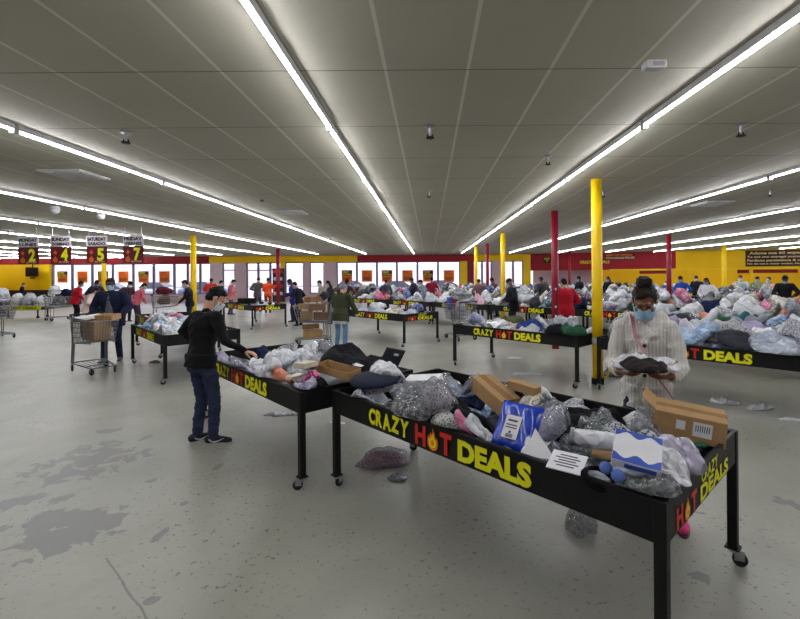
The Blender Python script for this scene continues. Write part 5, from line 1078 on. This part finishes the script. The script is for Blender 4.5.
    if mask:
        mb = MB(); n1, n2 = 12, 8; vs = []
        for j in range(n2 + 1):
            zz = -.100 + .092 * j / n2
            for i in range(n1 + 1):
                th = R(-68 + 136 * i / n1); vv = j / n2; nose = math.exp(-(th / .32) ** 2) * (.022 * vv + .006 * (1 - vv)); r0 = .108 + nose - .010 * (abs(vv - .5) * 2) ** 2 + .0022 * math.sin(j * 3.1); w_ = .080 - .010 * (1 - vv); vs.append(V(hv(w_ * math.sin(th) * 1.02, -.004 + r0 * math.cos(th) + .004, zz + (.012 if abs(i - n1 / 2) < 3 and j == n2 else 0))) * s)
        mb.add(vs, [(j * (n1 + 1) + i, j * (n1 + 1) + i + 1, (j + 1) * (n1 + 1) + i + 1, (j + 1) * (n1 + 1) + i) for j in range(n2) for i in range(n1)]); mk = mb.build('face_mask', M[mask], t, True)
        if hi:
            lp = MB()
            for k in (-1, 1): lp.tube([V(hv(k * .072, .035, -.012)) * s, V(hv(k * .082, -.004, .028)) * s, V(hv(k * .084, -.024, .002)) * s, V(hv(k * .080, -.012, -.035)) * s, V(hv(k * .066, .03, -.085)) * s], .0014, 6)
            lp.build('ear_loop', M['paper'], mk)
    inf = dict(t=t, s=s, pel=pel, nb=nb, hv=hv, Rh=Rh, arms=arms, sh=sh, up=up, fw=fw, legs=legs)
    if extra and 'post' in extra: extra['post'](inf)
    return t, inf

def to_local(px, py, face, s, w):
    d = Vector(w) - Vector((px, py, 0)); a = -(face - PI / 2); return Vector((d.x * math.cos(a) - d.y * math.sin(a), d.x * math.sin(a) + d.y * math.cos(a), d.z)) / s
# --- man in black, reaching over the second table
mp = at(204.5, 443); mf = R(57); ms = 1.66 / 1.70
hand_w = at(254, 354, .94); hr = to_local(mp.x, mp.y, mf, ms, hand_w); back = Vector((hr.x, hr.y, 0)).normalized()
wr_r = hr - Vector((hr.x * .0, 0, 0)) - back * .10 + Vector((0, 0, .03))
def man_extra(i):
    s = i['s']
    for k, (h_, k_, a_, fa) in enumerate(i['legs']):     # white curved side stripe on each shoe
        f = Vector((math.sin(-fa), math.cos(fa), 0)); r_ = Vector((f.y, -f.x, 0)); b0 = Vector((a_.x, a_.y, 0)); mb = MB(); pts = [(-.03, .062, .012), (.0, .040, .006), (.03, .033, .011), (.07, .045, .006), (.12, .066, .002)]
        for sd in (-1, 1):
            vs = []
            for a, z, w in pts: o_ = .051 - .10 * max(0, a - .02) ** 1.0 * .9; vs += [(b0 + f * a + r_ * sd * o_ + Vector((0, 0, z - w))) * s, (b0 + f * a + r_ * sd * o_ + Vector((0, 0, z + w))) * s]
            mb.add(vs, [(2 * q, 2 * q + 2, 2 * q + 3, 2 * q + 1) for q in range(4)])
        mb.build('shoe_stripe', M['sole_white'], i['t'].children[[c.name.split('.')[0] for c in i['t'].children].index('shoe') + 0] if False else [c for c in i['t'].children if c.name.startswith('shoe')][k])
man, _ = person('man in a black sweater and dark jeans wearing a mask, reaching into a sale table', mp.x, mp.y, mf, 1.66, (17, 17, 20), skin='skin_tan', hair='short', lean=.12, head=(.55, -.50), hands=(tuple(wr_r), (-.30, .14, 1.02)), feet=((.10, .06, -.85), (-.11, .0, -.35)), vox=.006, mask='mask_white', pants_m=M['denim_dark'], palms=((back + Vector((0, 0, -.25)), (0, 0, -1)), ((.25, .75, -.5), (.8, -.1, -.2))), curls=((.30, .35, .4, .45), (.5, .6, .65, .7)), elbow=((.5, -.5, -.6), (-1, -.6, .0)), extra={'post': man_extra}, shirt_m=None, build=1.07)
# --- woman in the cream cardigan, at the far side of the nearest table
wx, wy = 1.605, 3.28; wf = math.atan2(-.88, -.48)
def wom_pre(mb, l):
    nb, up, fw, pel, V = l['nb'], l['up'], l['fw'], l['pel'], Vector
    # hood lying on the shoulders, thick collar and button band
    mb.cap(nb + V((-.10, -.035, .005)), nb + V((.10, -.035, .005)), .055, .055); mb.cap(nb + V((-.09, -.02, .01)), nb + V((-.055, .085, -.10)), .042, .03); mb.cap(nb + V((.09, -.02, .01)), nb + V((.055, .085, -.10)), .042, .03); mb.ball(nb + V((0, -.09, -.02)), (.12, .06, .06), 14)
    mb.cap(nb + V((0.008, .118, -.14)), pel + up * -.08 + fw * .155, .016, .016)
def wom_post(i):
    s, nb, pel, up, fw, t = i['s'], i['nb'], i['pel'], i['up'], i['fw'], i['t']; V = Vector; jk = [c for c in t.children if c.name.startswith('jacket')][0]
    for k in range(4):
        p = (nb + up * (-.15 - .105 * k) + fw * (.168 + .012 * min(k, 2))) * s; b = MB(); b.lathe([(.004, .0), (.013, .0), (.014, .004), (.010, .006), (.004, .005)], 14, 0, Matrix.Translation(p) @ Matrix.Rotation(R(-90) - .1, 4, 'X')); b.build('button', CL((70, 62, 58)), jk)
    st = MB(); pts = [nb + V((.10, -.05, .055)), nb + V((.085, .06, .02)), nb + V((.06, .135, -.10)), nb + V((.0, .175, -.22)), nb + V((-.07, .19, -.36)), nb + V((-.16, .16, -.50)), nb + V((-.215, .08, -.60)), nb + V((-.22, -.03, -.62))]
    vs = []
    for p in pts: vs += [(p + V((.014, 0, .010))) * s, (p - V((.014, 0, .010))) * s]
    st.add(vs, [(2 * k, 2 * k + 1, 2 * k + 3, 2 * k + 2) for k in range(len(pts) - 1)]); o = st.build('bag_strap', CL((206, 150, 160)), t, True)
sf = to_local(wx, wy, wf, 1.69 / 1.70, at(681, 529))
wom, winf = person('woman in a cream knitted cardigan and blue face mask, looking down at a bag', wx, wy, wf, 1.69, (196, 192, 184), (52, 58, 80), 'skin_brown', 'bun', 'hair_brown', .13, (.46, .0), ((.155, .345, 1.085), (-.165, .335, 1.08)), ((.10, .04, -.1), (sf.x, sf.y - .06, .1)), .006, 'mask_blue', .008, .95, .90, 'shoe_pink', M['knit'], M['denim_dark'], palms=(((-.85, .45, .0), (0, -.45, 1)), ((.85, .45, .0), (0, -.45, 1))), curls=((.45, .5, .55, .6), (.45, .5, .55, .6)), elbow=((.32, -.5, -.7), (-.32, -.5, -.7)), extra={'pre_shirt': wom_pre, 'post': wom_post})
def wpos(v): return wom.matrix_basis @ Vector(tuple(c * winf['s'] for c in v))
bpy.context.view_layer.update()
hp = Heap(0); hp.H[:] = 0; vs, fs = hp.drape(0, 0, .14, .07, 0, .035, 12, 16, wr=.02); q = wpos((-.005, .375, 1.155)); o = thing('bagged_garment', 'dark garment in a white plastic bag held by the woman', 'bagged clothing', q, wf - PI / 2); o.rotation_euler.x = -.45; g = objof('garment', MB().add([(a, b, c) for a, b, c in vs], fs).mesh('garment', M['fabric'], True), o, (0, .045, .012)); g.color = (*srgb(56, 50, 50), 1)
hp.H[:] = 0; vs, fs = hp.drape(0, 0, .21, .085, 0, .03, 15, 20, wr=.02, wob=.2); g = objof('plastic_bag', MB().add(vs, fs).mesh('plastic_bag', M['bag'], True), o, (0, -.03, -.02)); g.color = (*srgb(232, 232, 236), 1)

# --- the navy-coated man, the olive jacket, and the crowd
p = at(112, 361.5); n_f = math.atan2(-.95, .25)
def open_coat(i):
    s, nb, pel, up, fw = i['s'], i['nb'], i['pel'], i['up'], i['fw']; mb = MB(); mb.loft([(pel + up * z + fw * .06, Vector((w * .6, 0, 0)), fw * d) for z, w, d in ((-.20, .16, .15), (.0, .16, .15), (.2, .14, .138), (.40, .11, .105), (.48, .08, .07))], 16); mb.v = [tuple(c * s for c in q) for q in mb.v]; mb.build('grey_shirt', CL((92, 94, 104)), i['t'], True)
person('man in a navy coat over grey, wearing a mask, beside a loaded shopping cart', p.x, p.y, n_f, 1.74, (28, 32, 58), (38, 42, 66), 'skin_dark', 'short', 'hair_brown', .06, (.2, .1), ((.27, .14, .92), (-.25, .22, .98)), ((.11, .12, -.1), (-.12, -.05, .2)), .011, 'mask_blue', .035, 1, 1.08, 'shoe_grey', extra={'post': open_coat})
p = at(341, 349); jk = at(352, 312, 1.0)
def hem(i):
    s, pel, up, fw = i['s'], i['pel'], i['up'], i['fw']; mb = MB(); mb.loft([(pel + up * z, Vector((.192, 0, 0)), fw * .150) for z in (-.275, -.2, -.1)], 20); mb.v = [tuple(c * s for c in q) for q in mb.v]; mb.build('white_hem', CL((214, 214, 216)), i['t'], True)
person('person in an olive green jacket and light blue jeans seen from behind', p.x, p.y, R(70), 1.58, (62, 66, 46), (92, 128, 170), 'skin_light', 'short', 'hair_grey', .12, (.6, -.2), ((.30, .30, .92), (-.2, .28, .92)), ((.10, .04, 0), (-.09, -.03, 0)), .011, None, .028, 1, 1.08, 'shoe_grey', pants_m=M['denim_light'], extra={'post': hem})
OCC = []
def free_spot(p, r):
    "nearest clear floor along the line of sight (people stand in the aisles, not in the tables)"
    def ok(q):
        for c, rz in TABLES.values():
            d = q - c; a, b = d.x * math.cos(rz) + d.y * math.sin(rz), -d.x * math.sin(rz) + d.y * math.cos(rz)
            if abs(a) < TL / 2 + r and abs(b) < TW / 2 + r: return False
        for x_, y_, r_ in COLPOS:
            if math.hypot(q.x - x_, q.y - y_) < r_ + r: return False
        for x_, y_ in OCC:
            if math.hypot(q.x - x_, q.y - y_) < .62: return False
        return q.y < BY - 1.5
    p = Vector((p.x, p.y, 0))
    for k in range(160):
        for sg in (1, -1):
            q = p * (1 + sg * .004 * k)
            if ok(q): OCC.append((q.x, q.y)); return q
    return p
for c_ in (c1, c2, c3, c4, c5, c6): OCC.append((c_.location.x, c_.location.y))
crowd = [
 (76, 322, 60, 1.66, (176, 24, 40), (26, 26, 30), 'skin_brown', 'short', 'person in a bright red top bending near the left windows', .25),
 (89, 333, 20, 1.5, (220, 196, 186), (60, 60, 80), 'skin_tan', 'long', 'woman with long dark hair in a pale top behind the loaded cart', .3),
 (96, 320, 100, 1.68, (44, 44, 58), (30, 32, 40), 'skin_dark', 'short', 'person in a dark grey hoodie under the sign with the 5', .1),
 (127, 322, -20, 1.66, (70, 44, 50), (40, 40, 50), 'skin_brown', 'hat', 'person in a dark maroon top and cap right of the navy-coated man', .2),
 (137, 328, 60, 1.62, (196, 92, 110), (60, 50, 70), 'skin_tan', 'short', 'person in a pink top near the table behind the navy-coated man', .35),
 (189, 331, 200, 1.68, (24, 26, 38), (30, 36, 60), 'skin_tan', 'short', 'person in dark clothes standing just left of the yellow column', .1),
 (211, 313, 100, 1.72, (200, 50, 40), (60, 60, 66), 'skin_brown', 'short', 'person in an orange-red top by the white pier', .1),
 (219, 316, 60, 1.62, (56, 66, 50), (40, 40, 46), 'skin_light', 'short', 'person in a dark green top right of the orange-red top', .15),
 (231, 315, 30, 1.66, (214, 120, 124), (90, 90, 110), 'skin_light', 'pony', 'person in a salmon pink top just above the head of the man in black', .15),
 (258, 312, 90, 1.74, (84, 84, 84), (60, 60, 68), 'skin_light', 'short', 'person in grey standing at the entrance doors', .05),
 (268, 313, 90, 1.72, (236, 84, 36), (150, 60, 40), 'skin_brown', 'short', 'person in an orange safety vest beside the entrance doors', .05),
 (293, 322, 200, 1.68, (50, 44, 130), (40, 40, 60), 'skin_dark', 'short', 'person in a violet-blue jacket right of the dark display rack', .1),
 (299, 326, 160, 1.6, (26, 28, 36), (30, 30, 40), 'skin_tan', 'short', 'person in black in front of the violet-blue jacket', .2),
 (324, 320, 170, 1.62, (150, 140, 130), (60, 60, 66), 'skin_light', 'short', 'person in a beige top behind the box-piled cart', .25),
 (331, 324, 180, 1.6, (40, 36, 44), (40, 40, 50), 'skin_tan', 'long', 'woman with long dark hair beside the olive jacket', .15),
 (346, 322, 80, 1.66, (52, 48, 54), (50, 50, 60), 'skin_dark', 'short', 'person in dark clothes just behind the head of the olive jacket', .1),
 (386, 316, 90, 1.6, (64, 66, 80), (50, 50, 60), 'skin_light', 'short', 'small distant person in slate grey before the middle windows', .1),
 (414, 318, 170, 1.7, (44, 46, 62), (36, 38, 50), 'skin_brown', 'short', 'distant person in a dark blue-grey coat left of a grey-shirted person', .1),
 (425, 319, 200, 1.62, (136, 142, 160), (60, 60, 70), 'skin_tan', 'short', 'distant person in a pale grey shirt before the windows', .25),
 (432, 313, 90, 1.7, (140, 28, 48), (50, 50, 60), 'skin_brown', 'short', 'distant person in dark red behind the grey shirt', .05),
 (480, 316, 100, 1.6, (120, 92, 96), (60, 60, 70), 'skin_tan', 'short', 'distant person in a dusty pink top at the slim yellow column', .15),
 (496, 319, 150, 1.68, (96, 52, 56), (50, 46, 56), 'skin_brown', 'short', 'distant person in a brown-red top left of the yellow column', .2),
 (513, 336, 190, 1.66, (20, 20, 26), (24, 24, 30), 'skin_brown', 'hat', 'person in black with a dark hat behind the table of blue bags', .12),
 (566, 346, 95, 1.66, (176, 24, 44), (30, 30, 36), 'skin_tan', 'short', 'person in a red top right behind the dark red column', .1),
 (543, 318, 120, 1.68, (60, 58, 60), (40, 40, 46), 'skin_brown', 'short', 'distant person in charcoal left of the dark red column', .1),
 (580, 312, 200, 1.68, (34, 34, 42), (30, 30, 36), 'skin_dark', 'short', 'distant person in black left of the nearest yellow column', .05),
 (609, 313, 210, 1.66, (30, 32, 40), (30, 30, 36), 'skin_brown', 'long', 'distant dark-haired person right of the nearest yellow column', .05),
 (683, 318, 210, 1.68, (40, 84, 176), (40, 44, 60), 'skin_brown', 'short', 'distant person in a bright blue top right of the red column', .2),
 (708, 322, 215, 1.62, (226, 226, 230), (60, 60, 70), 'skin_brown', 'long', 'distant woman in a white top with curly dark hair before the yellow posts', .15),
 (741, 315, 230, 1.66, (190, 206, 214), (60, 60, 70), 'skin_tan', 'short', 'distant person in pale blue right of the far yellow column', .1),
 (758, 318, 230, 1.64, (132, 158, 110), (60, 60, 60), 'skin_light', 'short', 'distant person in a sage green top under the brown sign board', .1),
 (770, 319, 200, 1.6, (222, 172, 140), (60, 60, 60), 'skin_light', 'pony', 'distant person in a peach top under the brown sign board', .1),
 (785, 326, 235, 1.70, (30, 30, 34), (40, 40, 46), 'skin_dark', 'short', 'person in a black and white top at the far right', .15),
 (697, 312, 215, 1.66, (36, 38, 46), (30, 30, 36), 'skin_dark', 'short', 'distant person in charcoal before the yellow back room', .1),
 (22, 306, 30, 1.5, (34, 30, 38), (30, 30, 36), 'skin_tan', 'short', 'person in black seated behind the counter by the yellow wall', .1),
]
for i, (u, v, fa, H, sh_, pa, sk, ha, lab, le) in enumerate(crowd):
    p = free_spot(at(u, v), .27); rr = rng.uniform; k = max(.014, min(.020, p.y / 900))
    person(lab, p.x, p.y, R(fa), H, sh_, pa, sk, ha, 'hair' if sk != 'skin_light' else 'hair_brown', le, (rr(.1, .55), rr(-.3, .3)), ((.18 + rr(-.04, .08), .24 + rr(-.1, .08), 1.0 + rr(-.06, .1)), (-.18 + rr(-.08, .04), .24 + rr(-.1, .08), 1.0 + rr(-.06, .1))), ((.10, rr(-.06, .1), 0), (-.10, rr(-.1, .06), 0)), k, rng.choice(['mask_blue', 'mask_white', 'mask_blue']), rng.choice([0, .02, .03]))
# ================================================================ tell the goods apart
TD = {'T1': 'the nearest sale table', 'T2': 'the second table by the man in black', 'T3': 'the table behind the man in black', 'T3b': 'the table behind the navy-coated man', 'T4': 'the table before the olive jacket', 'T5': 'the table left of the yellow column', 'T6': 'the heaped table behind the woman', 'T7': 'the table near the entrance doors'}
for i in range(nC): TD['C%d' % i] = 'the %s rear-row table from the right' % ordn(i)
for i in range(nG): TD['G%d' % i] = 'the table behind the heaped one'
for i in range(nD): TD['D%d' % i] = 'the %s far-row table from the right' % ordn(i)
by = {}
for it in ITEMS: by.setdefault((it[1], it[2], it[3]), []).append(it)
for (key, col, ph), its in by.items():
    its.sort(key=lambda it: it[0].location.length); n = len(its)
    for i, it in enumerate(its):
        pre = '' if n == 1 else ('nearest ' if i == 0 else 'farthest ' if i == n - 1 else '%s nearest ' % ordn(i))
        tag(it[0], '%s%s %s on %s' % (pre, col, ph, TD[key]), it[5], 'goods heaped on ' + TD[key])
# ================================================================ light
w = bpy.data.worlds.new('world'); scene.world = w; w.use_nodes = True; bg = w.node_tree.nodes['Background']
bg.inputs[0].default_value = (.90, .91, 1.0, 1); bg.inputs[1].default_value = 1.9
scene.view_settings.view_transform = 'Standard'; scene.view_settings.exposure = 0.34; scene.view_settings.gamma = 1.0
scene.cycles.use_denoising = True
scene.cycles.max_bounces = 8; scene.cycles.transparent_max_bounces = 16
scene.cycles.sample_clamp_indirect = 6
